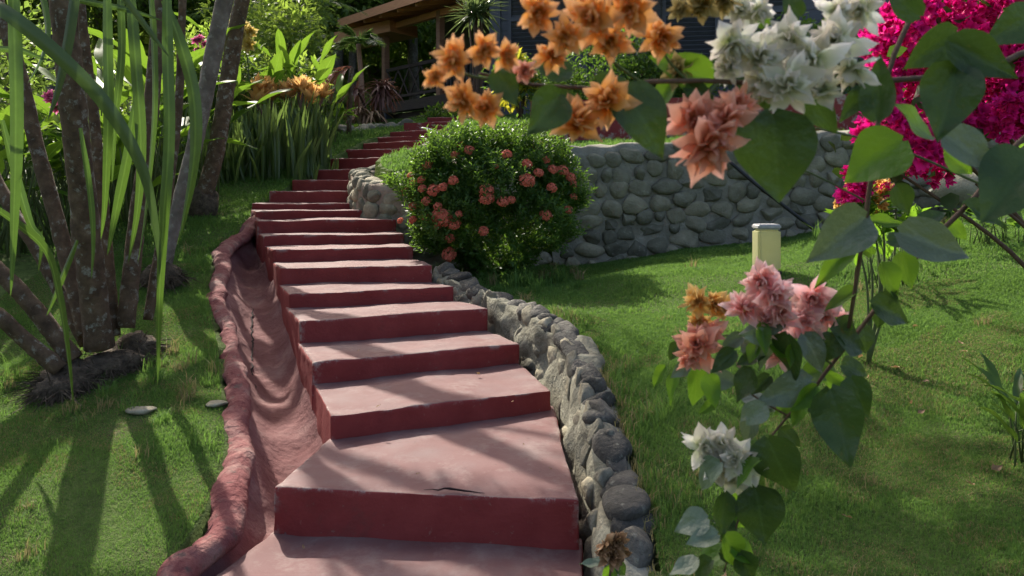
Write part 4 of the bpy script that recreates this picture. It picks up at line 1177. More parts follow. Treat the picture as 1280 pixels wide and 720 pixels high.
for a in [(885, 182, .63, 50), (868, 150, .64, 40), (905, 148, .63, 36), (922, 130, .65, 26), (655, 88, .59, 20)]: put_flower(ub, 'f_coral', *a)
for a in [(915, 55, .66, 40), (950, 72, .66, 42), (985, 50, .67, 42), (1015, 75, .66, 42), (1045, 52, .67, 42), (1065, 85, .66, 36), (985, 105, .65, 42), (1025, 112, .66, 36), (955, 108, .66, 32), (910, 85, .66, 26), (1075, 12, .7, 34), (1045, 15, .69, 30), (925, 12, .7, 28), (948, 14, .69, 24)]:
    put_flower(ub, 'f_white', *a)
for a in [(848, 88, .66, 24), (878, 6, .66, 26), (905, 0, .67, 22), (850, 12, .66, 18)]: put_flower(ub, 'f_khaki', *a)
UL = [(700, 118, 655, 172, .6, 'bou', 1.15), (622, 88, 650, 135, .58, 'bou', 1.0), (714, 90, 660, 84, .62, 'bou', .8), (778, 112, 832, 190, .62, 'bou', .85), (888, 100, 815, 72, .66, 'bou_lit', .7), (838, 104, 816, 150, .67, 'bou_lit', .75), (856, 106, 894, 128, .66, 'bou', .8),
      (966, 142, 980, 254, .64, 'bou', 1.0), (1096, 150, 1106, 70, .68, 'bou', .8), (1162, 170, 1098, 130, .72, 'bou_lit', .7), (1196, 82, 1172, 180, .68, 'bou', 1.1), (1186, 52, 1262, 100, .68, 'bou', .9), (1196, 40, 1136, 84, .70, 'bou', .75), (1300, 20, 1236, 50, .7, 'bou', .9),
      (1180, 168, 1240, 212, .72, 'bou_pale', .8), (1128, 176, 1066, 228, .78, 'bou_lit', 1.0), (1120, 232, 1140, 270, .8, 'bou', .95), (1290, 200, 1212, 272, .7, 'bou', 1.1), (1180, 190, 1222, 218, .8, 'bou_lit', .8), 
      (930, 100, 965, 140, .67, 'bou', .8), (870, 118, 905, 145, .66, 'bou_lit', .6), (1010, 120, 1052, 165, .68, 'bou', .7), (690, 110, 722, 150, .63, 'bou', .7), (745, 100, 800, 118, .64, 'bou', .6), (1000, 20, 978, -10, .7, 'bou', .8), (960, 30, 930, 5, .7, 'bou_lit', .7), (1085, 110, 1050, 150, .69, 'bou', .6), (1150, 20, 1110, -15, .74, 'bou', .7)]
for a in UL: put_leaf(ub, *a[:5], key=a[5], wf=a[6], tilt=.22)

# ---- right arching shrub with pink and white flowers
lb_ = empty('bougainvillea', (.55, 1.0, Hs(.6, 1.0)), 'bougainvillea on thin arching stems with pink and coral flowers in sunlight', 'plant')
stem(lb_, [(1600, 900, 1.05), (1640, 400, 1.0), (1520, 100, .95), (1300, -80, .92), (1190, -60, .90), (1148, 5, .90), (1115, 75, .88), (1098, 150, .88), (1085, 250, .88), (1072, 340, .89), (1061, 410, .90)], (.0045, .0022))
stem(lb_, [(1640, 400, 1.0), (1420, 120, .98), (1290, 165, .98), (1215, 250, .96), (1175, 290, .95), (1130, 340, .94), (1080, 405, .93), (1040, 455, .92), (1015, 490, .92)], (.004, .002))
stem(lb_, [(1080, 250, .88), (1010, 215, .86), (960, 200, .85)], (.001, .0008), 'twig_green')
stem(lb_, [(1230, 232, .95), (1120, 185, .93), (1020, 160, .9)], (.0016, .001), 'twig_green')
stem(lb_, [(1040, 455, .92), (1000, 430, .92), (960, 420, .93), (900, 420, .95), (860, 430, .96)], (.0015, .0008), 'twig_green')
stem(lb_, [(1015, 490, .92), (985, 520, .92), (955, 560, .92), (935, 610, .92), (920, 660, .92), (905, 715, .92)], (.0016, .001), 'twig')
stem(lb_, [(985, 520, .92), (950, 500, .93), (920, 480, .94), (880, 470, .95)], (.0012, .0008), 'twig')
for a in [(952, 352, .91, 34), (968, 368, .90, 34), (930, 385, .91, 30), (975, 392, .90, 30), (1015, 372, .92, 32), (1030, 392, .92, 28), (1005, 400, .91, 28), (958, 400, .91, 28), (975, 440, .93, 26), (1052, 402, .93, 20), (985, 418, .93, 22)]: put_flower(lb_, 'f_pink', *a)
for a in [(872, 432, .93, 36), (885, 418, .94, 26), (862, 446, .93, 22)]: put_flower(lb_, 'f_coral', *a)
for a in [(872, 376, .95, 22), (892, 380, .95, 22), (873, 402, .95, 18), (905, 384, .95, 16)]: put_flower(lb_, 'f_yellow', *a)
for a in [(880, 560, .92, 30), (905, 555, .92, 28), (918, 575, .91, 32), (935, 578, .92, 28), (895, 580, .92, 28), (918, 598, .92, 26)]: put_flower(lb_, 'f_white', *a)
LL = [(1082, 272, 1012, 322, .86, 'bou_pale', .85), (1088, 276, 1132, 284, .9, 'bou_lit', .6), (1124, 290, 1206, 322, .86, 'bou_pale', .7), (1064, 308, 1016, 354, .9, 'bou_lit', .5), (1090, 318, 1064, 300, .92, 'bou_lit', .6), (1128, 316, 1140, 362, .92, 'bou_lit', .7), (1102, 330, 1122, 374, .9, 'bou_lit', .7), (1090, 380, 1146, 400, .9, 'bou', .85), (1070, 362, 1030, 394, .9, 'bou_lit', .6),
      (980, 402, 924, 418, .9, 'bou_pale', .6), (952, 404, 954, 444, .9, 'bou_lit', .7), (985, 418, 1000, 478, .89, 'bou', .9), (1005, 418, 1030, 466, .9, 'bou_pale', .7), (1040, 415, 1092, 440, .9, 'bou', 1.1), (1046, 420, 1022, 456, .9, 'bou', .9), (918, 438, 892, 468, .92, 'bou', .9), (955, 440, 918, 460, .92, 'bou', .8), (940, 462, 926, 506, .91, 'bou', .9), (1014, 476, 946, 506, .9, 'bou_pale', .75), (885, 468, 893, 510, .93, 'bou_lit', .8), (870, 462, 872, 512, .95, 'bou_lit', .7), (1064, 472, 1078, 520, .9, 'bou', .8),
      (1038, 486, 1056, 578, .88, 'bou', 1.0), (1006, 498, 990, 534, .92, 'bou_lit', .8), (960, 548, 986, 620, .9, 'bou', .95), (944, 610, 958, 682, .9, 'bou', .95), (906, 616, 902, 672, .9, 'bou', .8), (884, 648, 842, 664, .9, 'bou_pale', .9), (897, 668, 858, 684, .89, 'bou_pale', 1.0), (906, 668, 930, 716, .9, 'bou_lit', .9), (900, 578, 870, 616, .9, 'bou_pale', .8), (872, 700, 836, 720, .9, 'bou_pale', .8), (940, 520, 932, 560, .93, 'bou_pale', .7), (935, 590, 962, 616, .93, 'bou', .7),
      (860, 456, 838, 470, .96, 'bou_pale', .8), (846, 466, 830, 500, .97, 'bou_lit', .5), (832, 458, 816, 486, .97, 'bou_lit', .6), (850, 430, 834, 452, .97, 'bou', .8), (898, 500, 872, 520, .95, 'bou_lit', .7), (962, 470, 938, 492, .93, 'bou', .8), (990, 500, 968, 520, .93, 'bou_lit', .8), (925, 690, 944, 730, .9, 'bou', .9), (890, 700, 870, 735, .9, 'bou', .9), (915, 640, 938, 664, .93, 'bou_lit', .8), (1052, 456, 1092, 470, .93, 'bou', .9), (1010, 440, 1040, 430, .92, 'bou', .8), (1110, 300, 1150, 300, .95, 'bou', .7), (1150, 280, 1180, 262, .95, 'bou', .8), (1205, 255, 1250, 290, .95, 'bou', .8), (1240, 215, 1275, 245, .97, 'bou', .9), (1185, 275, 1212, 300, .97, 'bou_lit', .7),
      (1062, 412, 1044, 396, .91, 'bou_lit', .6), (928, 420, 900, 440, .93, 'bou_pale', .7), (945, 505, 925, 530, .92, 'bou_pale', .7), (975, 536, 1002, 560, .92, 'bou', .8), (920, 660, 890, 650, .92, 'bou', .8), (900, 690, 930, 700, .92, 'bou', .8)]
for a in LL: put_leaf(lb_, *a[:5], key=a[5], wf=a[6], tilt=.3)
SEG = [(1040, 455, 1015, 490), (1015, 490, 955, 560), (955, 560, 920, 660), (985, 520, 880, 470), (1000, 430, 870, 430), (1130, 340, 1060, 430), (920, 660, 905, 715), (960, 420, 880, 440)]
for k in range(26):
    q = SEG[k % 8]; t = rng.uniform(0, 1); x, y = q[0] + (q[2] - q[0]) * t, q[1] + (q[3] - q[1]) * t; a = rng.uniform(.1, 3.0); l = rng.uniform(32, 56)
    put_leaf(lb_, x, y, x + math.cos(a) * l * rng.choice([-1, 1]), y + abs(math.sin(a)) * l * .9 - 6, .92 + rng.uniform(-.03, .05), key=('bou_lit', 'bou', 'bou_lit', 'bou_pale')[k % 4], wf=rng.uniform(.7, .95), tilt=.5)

# ---- dried flower twig at the bottom
dt = at(765, 690, 1.55); r = empty('dried_flower_stalk', (dt[0], dt[1], Hs(dt[0], dt[1])), 'withered brown flower head on a short stalk before the edging stones', 'plant')
mb = MB(); tube(mb, [(dt[0], dt[1], Hs(dt[0], dt[1]) - .02), (dt[0] - .01, dt[1], dt[2] - .1), dt], [.003, .003, .002], 6, 12); mb.build('stem', M['twig'], r)
for a in [(756, 682, 1.55, 20), (772, 678, 1.55, 18), (764, 694, 1.54, 20), (775, 692, 1.56, 14)]: put_flower(r, 'f_dry', *a)
for a in [(758, 705, 726, 712, 1.55, 'bou_pale', .8), (768, 708, 752, 730, 1.55, 'bou_lit', .8), (770, 705, 786, 722, 1.55, 'bou', .8)]: put_leaf(r, *a[:5], key=a[5], wf=a[6])

# ---- magenta bougainvillea behind
mg = at(1420, 420, 3.3); mg[2] = Hs(mg[0], mg[1]); mr_ = empty('bougainvillea', mg, 'magenta bougainvillea shrub cascading at the upper right', 'shrub')
mb = MB()
for (x, y) in [(1120, 120), (1180, 60), (1240, 140), (1100, 200), (1280, 40), (1220, 230)]:
    e = at(x, y, 3.3); tube(mb, [mg, (mg + e) / 2 + np.array([.12, .1, .1]), e], [.014, .01, .005], 6, 14)
mb.build('stem', M['twig'], mr_)


def cluster_mesh(key, seed, n=34, L=.42):
    mb = MB(); c = rnd_dirs(n) * rng.uniform(.3, .8, (n, 1)); pos = []; dirs = []; nn = []
    for q in c:
        ax = nrm(q + rng.normal(size=3) * .3); a = nrm(np.cross(ax, rng.normal(size=3))); b = np.cross(ax, a)
        for k in range(4):
            t = k * 1.57 + rng.normal() * .2; d = nrm((a * math.cos(t) + b * math.sin(t)) * .9 + ax * rng.uniform(.3, .8)); pos.append(q); dirs.append(d); nn.append(ax)
    s = L * rng.uniform(.75, 1.2, len(pos)); batch(mb, BV, BF, np.array(pos), frames(np.array(dirs), np.array(nn)), s, 0, BT)
    return mb.mesh('flower_cluster', M[key])


CM = [cluster_mesh('f_magenta', k) for k in range(4)]
pts = [(1060, 45), (1075, 75)]
n = 0; spots = []
while n < 88:
    x = rng.uniform(1085, 1330); y = rng.uniform(-40, 215)
    lim = 1092 + max(0, (y - 95)) * .35 + (40 - min(y, 40)) * .9
    if x < lim or (x > 1180 and y > 160 + (1280 - x) * .25): continue
    if any((x - a) ** 2 + (y - b) ** 2 < 15 ** 2 for a, b in spots): continue
    spots.append((x, y)); n += 1
spots += [(1088, 172), (1102, 165), (1118, 182), (1132, 205), (1100, 195), (1140, 190), (1112, 148), (1125, 160), (1072, 222), (1066, 235)]
for x, y in spots:
    o = bpy.data.objects.new('flower_cluster', CM[rng.integers(4)]); COL.objects.link(o); o.parent = mr_
    o.location = Vector(at(x, y, 3.3 + rng.uniform(-.25, .35))) - mr_.location; s = .082 * rng.uniform(.8, 1.25); o.scale = (s, s, s); euler_to(o, rnd_dirs(1)[0], rng.uniform(0, 6))
mb = MB(); k = rng.choice(len(spots), 200); sp_ = np.array([at(*spots[q], 3.35) for q in k]) + rng.normal(size=(200, 3)) * np.array([.1, .12, .1])
batch(mb, LEAF6_V, LEAF6_F, sp_, frames(rnd_dirs(200), rnd_dirs(200) + np.array([0, -.3, .7])), rng.uniform(.05, .09, 200) * 1.0); mb.build('foliage', M['bou'], mr_)
# ---- yellow and pink one below it
yl = at(1085, 300, 4.0); yl[2] = Hs(yl[0], yl[1]); r = empty('bougainvillea', yl, 'small bougainvillea with yellow and magenta flowers beyond the arching stems', 'shrub')
mb = MB(); fo = MB()
for (x, y) in [(1070, 245), (1100, 240), (1055, 265), (1120, 260), (1090, 270)]:
    e = at(x, y, 4.0); tube(mb, [yl, (yl + e) / 2 + np.array([.05, 0, .05]), e], [.008, .006, .004], 6, 10)
    leaf_cloud(fo, e + np.array([.02, 0, -.05]), (.1, .1, .08), 60, .07, .6, 5, tmpl=(LEAF6_V, LEAF6_F))
mb.build('stem', M['twig_green'], r); fo.build('foliage', M['bou_lit'], r)
YM = cluster_mesh('f_yellow', 9)
for (x, y, me) in [(1066, 236, YM), (1100, 232, YM), (1055, 256, YM), (1075, 258, YM), (1098, 255, YM), (1062, 244, CM[0]), (1105, 238, CM[1]), (1068, 220, CM[2])]:
    o = bpy.data.objects.new('flower_cluster', me); COL.objects.link(o); o.parent = r; o.location = Vector(at(x, y, 4.0)) - r.location; s = .055 * rng.uniform(.8, 1.2); o.scale = (s, s, s); euler_to(o, rnd_dirs(1)[0])

# ------------------------------------------------------------------ ixora bush with red flower heads
ib_ = at(610, 338, 7.0); ib_[2] = Hs(ib_[0], ib_[1]); ix = empty('ixora_bush', ib_, 'rounded green ixora bush dotted with coral red flower heads beside the steps', 'shrub')
mb = MB(); C = at(617, 257, 7.15); RAD = np.array([.765, .64, .60])
n = 5200; dd = rnd_dirs(n); dd[:, 1] = np.where(rng.uniform(size=n) < .6, -np.abs(dd[:, 1]), dd[:, 1])
lump = 1 + .17 * np.sin(dd[:, 0] * 6 + 1.2) * np.sin(dd[:, 2] * 6) + .08 * np.sin(dd[:, 0] * 15 + dd[:, 2] * 13)
sq = np.abs(dd) ** 2.2; sup = (sq.sum(1)) ** (-1 / 2.2)
shoot = C + dd * RAD * (sup * lump * rng.uniform(.72, 1.0, n) * np.where(rng.uniform(size=n) < .1, rng.uniform(1, 1.13, n), 1))[:, None]
# every shoot carries a whorl of small narrow leaves
kk = 7; base = np.repeat(shoot, kk, 0); ax = nrm(dd * .55 + np.array([0, 0, .8]) + rng.normal(size=(n, 3)) * .25); axr = np.repeat(ax, kk, 0)
ht = np.tile(np.linspace(0, .085, kk), n); a = np.tile(np.arange(kk) * 2.4, n) + np.repeat(rng.uniform(0, 6, n), kk)
u = nrm(np.cross(axr, [.3, .9, .1])); w_ = np.cross(axr, u); rad_ = u * np.cos(a)[:, None] + w_ * np.sin(a)[:, None]
ld = nrm(rad_ * .8 + axr * .65); s = rng.uniform(.035, .062, n * kk)
batch(mb, QUAD_V, QUAD_F, base + axr * ht[:, None], frames(ld, axr), np.stack([s * .42, s, s], -1)); mb.build('foliage', M['ixora'], ix)
# tall fresh shoots on top
mb = MB(); n = 330; dx = rng.uniform(-.9, .9, n); sh0 = C + np.stack([dx * RAD[0], rng.uniform(-.6, .4, n) * RAD[1], RAD[2] * (1 - np.abs(dx) ** 2.2) ** .4545 * rng.uniform(.8, 1.02, n)], -1)
kk = 12; axr = np.repeat(nrm(np.array([0, 0, 1.]) + rng.normal(size=(n, 3)) * .18), kk, 0); base = np.repeat(sh0, kk, 0); ht = np.tile(np.linspace(-.02, .13, kk), n) * np.repeat(rng.uniform(.6, 1.7, n), kk)
a = np.tile(np.arange(kk) * 2.4, n) + np.repeat(rng.uniform(0, 6, n), kk); u = nrm(np.cross(axr, [.3, .9, .1])); w_ = np.cross(axr, u); rad_ = u * np.cos(a)[:, None] + w_ * np.sin(a)[:, None]
s = rng.uniform(.03, .055, n * kk); batch(mb, QUAD_V, QUAD_F, base + axr * ht[:, None], frames(nrm(rad_ * .7 + axr * .8), axr), np.stack([s * .45, s, s], -1)); mb.build('new_shoots', M['hedge'], ix)
mb = MB()
for k in range(16):
    a = k * .7; e = C + np.array([math.cos(a) * RAD[0] * .75, math.sin(a) * RAD[1] * .6, rng.uniform(-.2, .5) * RAD[2]]); b = np.array([ib_[0] + math.cos(a) * .15, ib_[1] + .1 + math.sin(a) * .1, Hs(ib_[0], ib_[1]) - .05]); tube(mb, [b, (b + e) / 2, e], [.018, .012, .006], 5, 8)
mb.build('stem', M['twig'], ix)
PV = [(0, 0, 0), (.5, .6, .1), (0, 1.1, .15), (-.5, .6, .1)]


def ball_mesh(seed):
    mb = MB(); n = 110; c = rnd_dirs(n); c[:, 2] = np.abs(c[:, 2]) * .9 - .15; c = nrm(c) * rng.uniform(.75, 1.05, (n, 1)); axr = np.repeat(nrm(c), 4, 0); pos = np.repeat(c, 4, 0)
    a = np.tile(np.arange(4) * 1.57, n) + np.repeat(rng.uniform(0, 6, n), 4); u = nrm(np.cross(axr, [.3, .5, .8])); w_ = np.cross(axr, u); d = u * np.cos(a)[:, None] + w_ * np.sin(a)[:, None] + axr * .15
    batch(mb, PV, QUAD_F, pos, frames(d, axr), np.full(n * 4, .24), 0, np.array([.05, .6, 1, .6])); return mb.mesh('flower_head', M['f_ixora'])


BM_ = [ball_mesh(k) for k in range(3)]
IX = [(575, 182, 7), (568, 194, 8), (545, 190, 6), (532, 207, 6), (524, 225, 7), (510, 220, 5), (585, 188, 6), (548, 270, 9), (540, 238, 8), (552, 234, 7), (565, 226, 6), (530, 252, 7), (545, 258, 7), (553, 273, 10), (566, 280, 11), (561, 298, 8), (560, 318, 9), (608, 238, 9), (608, 248, 8), (629, 252, 9), (640, 250, 7), (634, 193, 8), (660, 205, 6), (674, 183, 8), (684, 200, 6), (660, 226, 9), (675, 216, 7), (693, 212, 6), (706, 213, 7), (716, 222, 9), (720, 230, 7), (684, 269, 9), (713, 262, 7), (604, 289, 8), (513, 258, 6), (513, 275, 6), (497, 276, 5), (502, 240, 6), (514, 230, 5), (525, 236, 6), (545, 283, 6), (572, 268, 6), (692, 235, 6), (720, 246, 6), (620, 208, 5), (530, 272, 6)]
for x, y, rp in IX:
    x = 617 + (x - 617) * .97; u = np.array([(x - 617) / F * 7 / RAD[0], (257 - y) / F * 7 / RAD[2]]); q = 1 - abs(u[0]) ** 2.2 - abs(u[1]) ** 2.2
    dep = 7.15 - RAD[1] * max(q, .02) ** .42 * 1.02
    o = bpy.data.objects.new('flower_head', BM_[rng.integers(3)]); COL.objects.link(o); o.parent = ix; o.location = Vector(at(x, y, dep - .04)) - ix.location; s = rp * 6.6 / F * rng.uniform(.72, 1.15); o.scale = (s, s, s * .8); euler_to(o, (u[0] * .5, -.75, .7 + u[1] * .3), rng.uniform(0, 6))

# ------------------------------------------------------------------ far blossoms
for (x, y, d, key, rp, n, lab) in [(66, 125, 5.6, 'f_orchid', 9, 6, 'deep pink orchid spray hanging between the left trunks'), (250, 55, 9.5, 'f_orchid', 6, 6, 'pink blossom cluster behind the lone palm trunk'), (302, 46, 10.5, 'f_lemon', 12, 9, 'pale yellow blossom spray high in front of the wood')]:
    p_ = at(x, y, d); z = Hs(p_[0], p_[1] + .2); r = empty('flowering_plant', (p_[0], p_[1], z), lab, 'plant'); mb = MB(); tube(mb, [(p_[0] + .05, p_[1] + .2, z), (p_[0] + .06, p_[1] + .1, (z + p_[2]) / 2 + .3), p_ + np.array([0, 0, .06])], [.012, .008, .004], 6, 14); mb.build('stem', M['twig_green'], r)
    fo = MB(); leaf_cloud(fo, p_ + np.array([.05, .12, -.15]), (.2, .1, .2), 60, .12, .4, 5); fo.build('foliage', M['bg_leaf2'], r)
    for k in range(n): put_flower(r, key, x + rng.normal() * rp * .8, y + rng.normal() * rp * 1.1, d + rng.normal() * .04, rp)

# ------------------------------------------------------------------ house
U = nrm(np.array([2.83, -3.3])); Nn = np.array([-U[1], U[0]])          # along the balcony, and inwards
C0 = np.array([-3.16, 20.0]); FZ = 2.2
hs = empty('wooden_house', (C0[0], C0[1], 1.8), 'dark timber house on piers with a balcony and brown overhanging roof', 'house')


def hp(u, n, z): return np.array([*(C0 + U * u + Nn * n), z])


def hbox(mb, u0, u1, n0, n1, z0, z1):
    box(mb, hp((u0 + u1) / 2, (n0 + n1) / 2, (z0 + z1) / 2), (abs(u1 - u0), abs(n1 - n0), abs(z1 - z0)), np.array([[U[0], Nn[0], 0], [U[1], Nn[1], 0], [0, 0, 1]]))


mb = MB(); hbox(mb, -.1, 4.6, .05, 1.9, FZ - .06, FZ); mb.build('balcony_floor', M['darkwood'], hs, False)
mb = MB(); hbox(mb, -.15, 4.7, -.09, .09, FZ - .24, FZ - .003); hbox(mb, -.12, 4.6, .2, .34, FZ - .5, FZ - .25); mb.build('floor_beam', M['darkwood'], hs, False)
mb = MB(); hbox(mb, -.1, .12, -.08, .14, 1.2, FZ - .24); mb.build('pier', M['bluewood'], hs, False)
for u0 in (0, 2.35, 4.5):
    mb = MB(); hbox(mb, u0 - .07, u0 + .07, -.07, .07, FZ, 4.12); mb.build('post', M['postwood'], hs, False)
mb = MB(); hbox(mb, .06, 4.5, -.035, .035, FZ + .78, FZ + .86); mb.build('top_rail', M['darkwood'], hs, False)
mb = MB(); hbox(mb, .06, 4.5, -.03, .03, FZ + .10, FZ + .16); mb.build('bottom_rail', M['darkwood'], hs, False)
for k in range(9):
    u0 = .1 + k * .49
    for s_ in (0, 1):
        mb = MB(); a = hp(u0, -.012 + .024 * s_, FZ + (.15 if s_ else .79)); b = hp(u0 + .47, -.012 + .024 * s_, FZ + (.79 if s_ else .15)); beam(mb, a, b, .02, .05); mb.build('cross_brace', M['darkwood'], hs, False)
mb = MB()
hbox(mb, -.2, 6.0, 1.9, 2.05, 1.6, 4.9); hbox(mb, -.35, -.2, 1.9, 6, 1.6, 4.9); mb.build('wall', M['innerwood'], hs, False)
for k in range(13):
    mb = MB(); hbox(mb, -.1 + k * .17, -.05 + k * .17, 1.85, 1.9, FZ, 3.7); mb.build('slat', M['bluewood'], hs, False)
wn = MB(); hbox(wn, 1.55, 2.8, 1.84, 1.9, FZ + .5, FZ + 1.55); w_o = wn.build('window', M['darkwood'], hs, False)
mb = MB(); hbox(mb, 1.62, 2.73, 1.825, 1.84, FZ + .57, FZ + 1.48); q = mb.build('pane', M['glass'], hs, False); q.parent = w_o
mb = MB(); hbox(mb, 2.2, 2.68, 1.805, 1.823, FZ + .58, FZ + 1.3); q = mb.build('curtain', M['curtain'], hs, False); q.parent = w_o
# roof of the balcony
rf = MB(); E = .85
def roofslab(mb, u0, u1, n0, n1, z0, z1, th):
    v = [hp(u0, n0, z0), hp(u1, n0, z0), hp(u1, n1, z1), hp(u0, n1, z1)]; v += [p_ + np.array([0, 0, th]) for p_ in v]
    mb.add(np.array(v), [(0, 3, 2, 1), (4, 5, 6, 7), (0, 1, 5, 4), (1, 2, 6, 5), (2, 3, 7, 6), (3, 0, 4, 7)])
roofslab(rf, -.95, 9, -.75, 3.2, 4.22, 5.1, .12); ro = rf.build('roof', M['rooftile'], hs, False)
mb = MB(); roofslab(mb, -.99, 9, -.80, -.752, 4.16, 4.17, .2); roofslab(mb, -.995, -.952, -.752, 3.2, 4.17, 5.05, .2); q = mb.build('fascia', M['roofwood'], hs, False); q.parent = ro
for k in range(10):
    mb = MB(); beam(mb, hp(-.6 + k * .75, -.7, 4.16), hp(-.6 + k * .75, 2.6, 4.9), .07, .1); q = mb.build('rafter', M['roofwood'], hs, False); q.parent = ro
mb = MB(); roofslab(mb, -.94, 8.9, -.74, 3.1, 4.205, 5.07, .012); q = mb.build('soffit', M['roofwood'], hs, False); q.parent = ro
mb = MB(); hbox(mb, -.2, 4.7, -.06, .06, 4.0, 4.14); mb.build('eave_beam', M['roofwood'], hs, False)
# lower roof edge at the far left
mb = MB(); beam(mb, at(432, 52, 21), at(505, 36, 19.8), 1.0, .28); mb.build('lower_roof', M['roofwood'], hs, False)
# right wing with shutters
A0 = np.array([-.42, 15.9]); A1 = np.array([7.5, 14.6]); du = nrm(A1 - A0); dn = np.array([-du[1], du[0]]); RW = np.array([[du[0], dn[0], 0], [du[1], dn[1], 0], [0, 0, 1]])


def wb(mb, u0, u1, n0, n1, z0, z1):
    c = A0 + du * (u0 + u1) / 2 + dn * (n0 + n1) / 2; box(mb, (c[0], c[1], (z0 + z1) / 2), (u1 - u0, n1 - n0, z1 - z0), RW)


mb = MB(); wb(mb, 0, 8, 0, .15, 1.0, 5.2)
for k in range(20): wb(mb, .2, 8, -.012, .0, 1.2 + k * .2, 1.385 + k * .2)
mb.build('wall', M['bluewood'], hs, False, 'blue grey boarded wall with shutters')
mb = MB(); wb(mb, -.02, .2, -.06, .1, 1.0, 5.2); mb.build('post', M['bluewood'], hs, False)
for k in range(5):
    u0 = .35 + k * 1.5; mb = MB()
    for (a, b, c, d) in ((u0, u0 + .07, 2.2, 4.6), (u0 + .98, u0 + 1.05, 2.2, 4.6), (u0 + .07, u0 + .98, 2.2, 2.28), (u0 + .07, u0 + .98, 4.52, 4.6), (u0 + .07, u0 + .98, 3.36, 3.44)): wb(mb, a, b, -.07, -.014, c, d)
    so = mb.build('shutter', M['bluewood'], hs, False); mb = MB()
    for q in range(26):
        z = 2.31 + q * .085
        if 3.3 < z < 3.45: continue
        c = A0 + du * (u0 + .525) + dn * (-.035); R2 = RW @ np.array([[1, 0, 0], [0, math.cos(.6), -math.sin(.6)], [0, math.sin(.6), math.cos(.6)]]); box(mb, (c[0], c[1], z + .03), (.905, .012, .07), R2)
    q = mb.build('louvres', M['bluewood'], hs, False); q.parent = so

# ------------------------------------------------------------------ garden lamp, pipe, hose
lp = at(958, 348, 5.8); lp[2] = Hs(lp[0], lp[1]); L = empty('garden_lamp', lp, 'short square garden lamp post with pale yellow acrylic body on the lawn', 'lamp')
w_ = .165; z1 = at(0, 280, 5.8)[2]


def rbox(mb, c, sx, sy, z0, z1, r=.018):
    bm = bmesh.new(); bmesh.ops.create_cube(bm, size=1)
    for v in bm.verts: v.co = Vector((v.co.x * sx, v.co.y * sy, v.co.z * (z1 - z0) + (z0 + z1) / 2))
    bmesh.ops.bevel(bm, geom=[e for e in bm.edges], offset=r, segments=3, affect='EDGES'); bm.verts.index_update()
    V = np.array([v.co[:] for v in bm.verts]) + np.array([c[0], c[1], 0]); 
    for f_ in bm.faces: mb.f.setdefault((len(f_.verts), 0), []).append(np.array([[v.index + mb.n for v in f_.verts]]))
    mb.v.append(V); mb.t.append(np.zeros(len(V))); mb.n += len(V); bm.free()


mb = MB(); rbox(mb, lp, w_, w_, lp[2] + .03, z1 - .035); mb.build('acrylic_body', M['acrylic'], L, False)
mb = MB(); rbox(mb, lp, w_ + .002, w_ + .002, z1 - .037, z1, .01); mb.build('cap', M['metal'], L, False)
mb = MB(); rbox(mb, lp, w_ + .012, w_ + .012, lp[2] - .05, lp[2] + .032, .008); mb.build('base', M['black'], L, False)
mb = MB(); p0 = at(912, 202, 7.75); p1 = at(1018, 287, 7.6); tube(mb, [p0, (p0 * .7 + p1 * .3) + np.array([0, 0, -.015]), (p0 + p1) / 2 + np.array([0, 0, -.01]), p1], .018, 8, 20); solo(mb, 'water_pipe', M['black'], 'black plastic pipe slanting down across the boulder wall to the lawn', 'pipe')
mb = MB(); tube(mb, [at(527, 160, 10.9), at(534, 161, 10.85), at(543, 164, 10.8), at(550, 168, 10.7), at(556, 172, 10.6)], .014, 7, 16); solo(mb, 'hose', M['whitehose'], 'pale curved hose end lying over the upper steps', 'hose')

# ------------------------------------------------------------------ small plants on the right lawn
heliconia(1290, 2.95, 30, .22, .23, 'leafy green lily like plant at the right edge of the lawn', .07, 'lily', 'lily_plant', .6, 1.3)
heliconia(1235, 5.9, 30, .28, .2, 'dark leafy plant low under the magenta bougainvillea', .3, 'ixora', 'lily_plant', 1.3, .6)
heliconia(1120, 5.2, 22, .35, .24, 'slender leafed plant behind the arching stems', .2, 'bou_lit', 'lily_plant', .9, 1.0)
heliconia(1270, 8.0, 26, .5, .3, 'leafy plant at the foot of the boulder wall on the far right', .5, 'ixora', 'lily_plant', 1.2, .6)
sb = MB()
for (x, y, d, s) in [(1200, 238, 7.9, (.28, .22, .2)), ]:
    stone(sb, at(x, y, d), s)
solo(sb, 'boulder', M['stone'], 'large grey boulder beneath the magenta bougainvillea', 'rock')
# fallen leaves
DL = leaf_grid(LP, 6, 4, .5, -.6, .08, .6, 9)
dl = MB().add(DL[0], DL[1], 0, DL[2]).mesh('fallen_leaf', M['dryleaf'])
for k in range(30):
    for _ in range(50):
        x, y = rng.uniform(.6, 2.3), rng.uniform(2.2, 4.6)
        if -.05 < (x / y) < .66: break
    o = bpy.data.objects.new('fallen_leaf', dl); COL.objects.link(o); o.location = (x, y, Hs(x, y) + .022); s = rng.uniform(.025, .05); o.scale = (s, s, s)
    o.rotation_euler = (rng.normal() * .35, rng.normal() * .35, rng.uniform(0, 6.28)); setp(o, 'small dry brown leaf lying on the right hand lawn', 'leaf', 'dry leaves scattered on the right hand lawn')

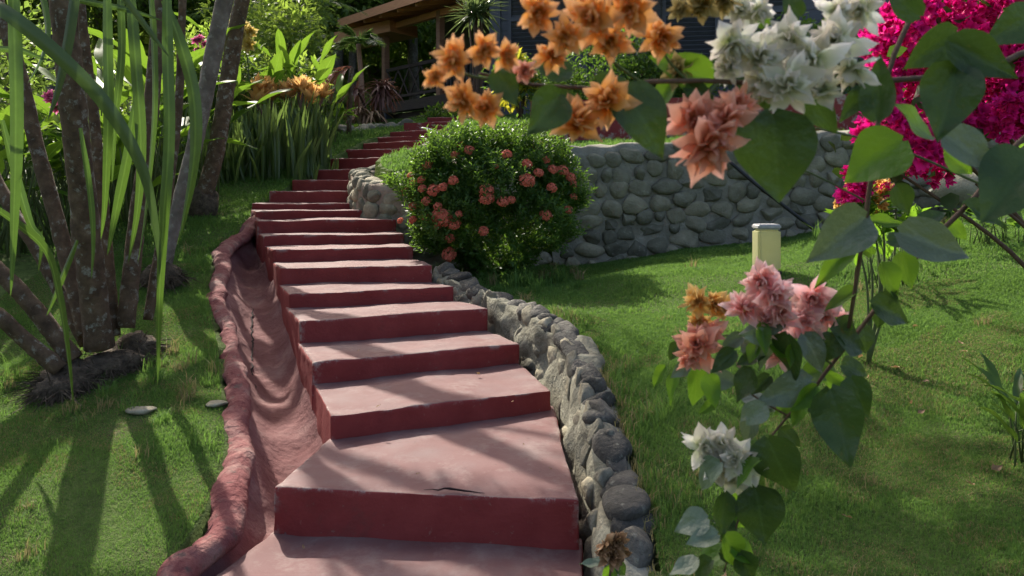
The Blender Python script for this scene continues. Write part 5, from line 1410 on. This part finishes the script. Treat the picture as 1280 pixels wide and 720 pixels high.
for k, (x, y) in enumerate([(520, 596), (655, 560), (470, 512), (600, 470), (450, 440), (585, 412), (430, 392), (640, 505), (690, 590), (380, 690)]):
    d = 2.0; zt = ZT[[1, 1, 2, 2, 3, 3, 4, 2, 1, 0][k]]; d = -zt / ((y - HZ) / F)
    o = bpy.data.objects.new('fallen_leaf', dl); COL.objects.link(o); o.location = ((x - 640) / F * d, d, zt + .012); s_ = rng.uniform(.014, .026); o.scale = (s_, s_, s_)
    o.rotation_euler = (rng.normal() * .3, rng.normal() * .3, rng.uniform(0, 6.28)); setp(o, 'tiny dry leaf scrap lying on a tread of the red steps', 'leaf', 'dry leaf scraps on the red treads')

# ------------------------------------------------------------------ camera, sun, sky
cam = bpy.data.cameras.new('camera'); co = bpy.data.objects.new('camera', cam); COL.objects.link(co); S.camera = co
co.location = (0, 0, 0); co.rotation_euler = (math.radians(90), 0, 0); cam.sensor_width = 36; cam.lens = 36 * F / 1280; cam.shift_y = -(360 - HZ) / 1280; cam.clip_start = .05; cam.clip_end = 400
cam.dof.use_dof = True; cam.dof.focus_distance = 5.0; cam.dof.aperture_fstop = 13
AZ = math.radians(-27); EL = math.radians(41)
sd = np.array([math.sin(AZ) * math.cos(EL), math.cos(AZ) * math.cos(EL), math.sin(EL)])
sun = bpy.data.lights.new('sun', 'SUN'); so = bpy.data.objects.new('sun', sun); COL.objects.link(so); sun.energy = 4.2; sun.angle = math.radians(.5); sun.color = (1, .93, .82)
so.rotation_mode = 'QUATERNION'; so.rotation_quaternion = Vector(sd).to_track_quat('Z', 'Y'); so.location = (0, 0, 20)
w = bpy.data.worlds.new('World'); S.world = w; w.use_nodes = True; nt = w.node_tree; bg = nt.nodes['Background']
sk = nt.nodes.new('ShaderNodeTexSky'); sk.sky_type = 'NISHITA'; sk.sun_disc = False; sk.sun_elevation = EL; sk.sun_rotation = AZ; sk.dust_density = 5.0; sk.ozone_density = 0.2; sk.air_density = .8; nt.links.new(sk.outputs[0], bg.inputs[0]); bg.inputs[1].default_value = .15
S.view_settings.view_transform = 'Standard'; S.view_settings.look = 'None'; S.view_settings.gamma = 1; S.view_settings.exposure = 1.15
S.cycles.max_bounces = 7; S.cycles.transparent_max_bounces = 4; S.cycles.use_denoising = True
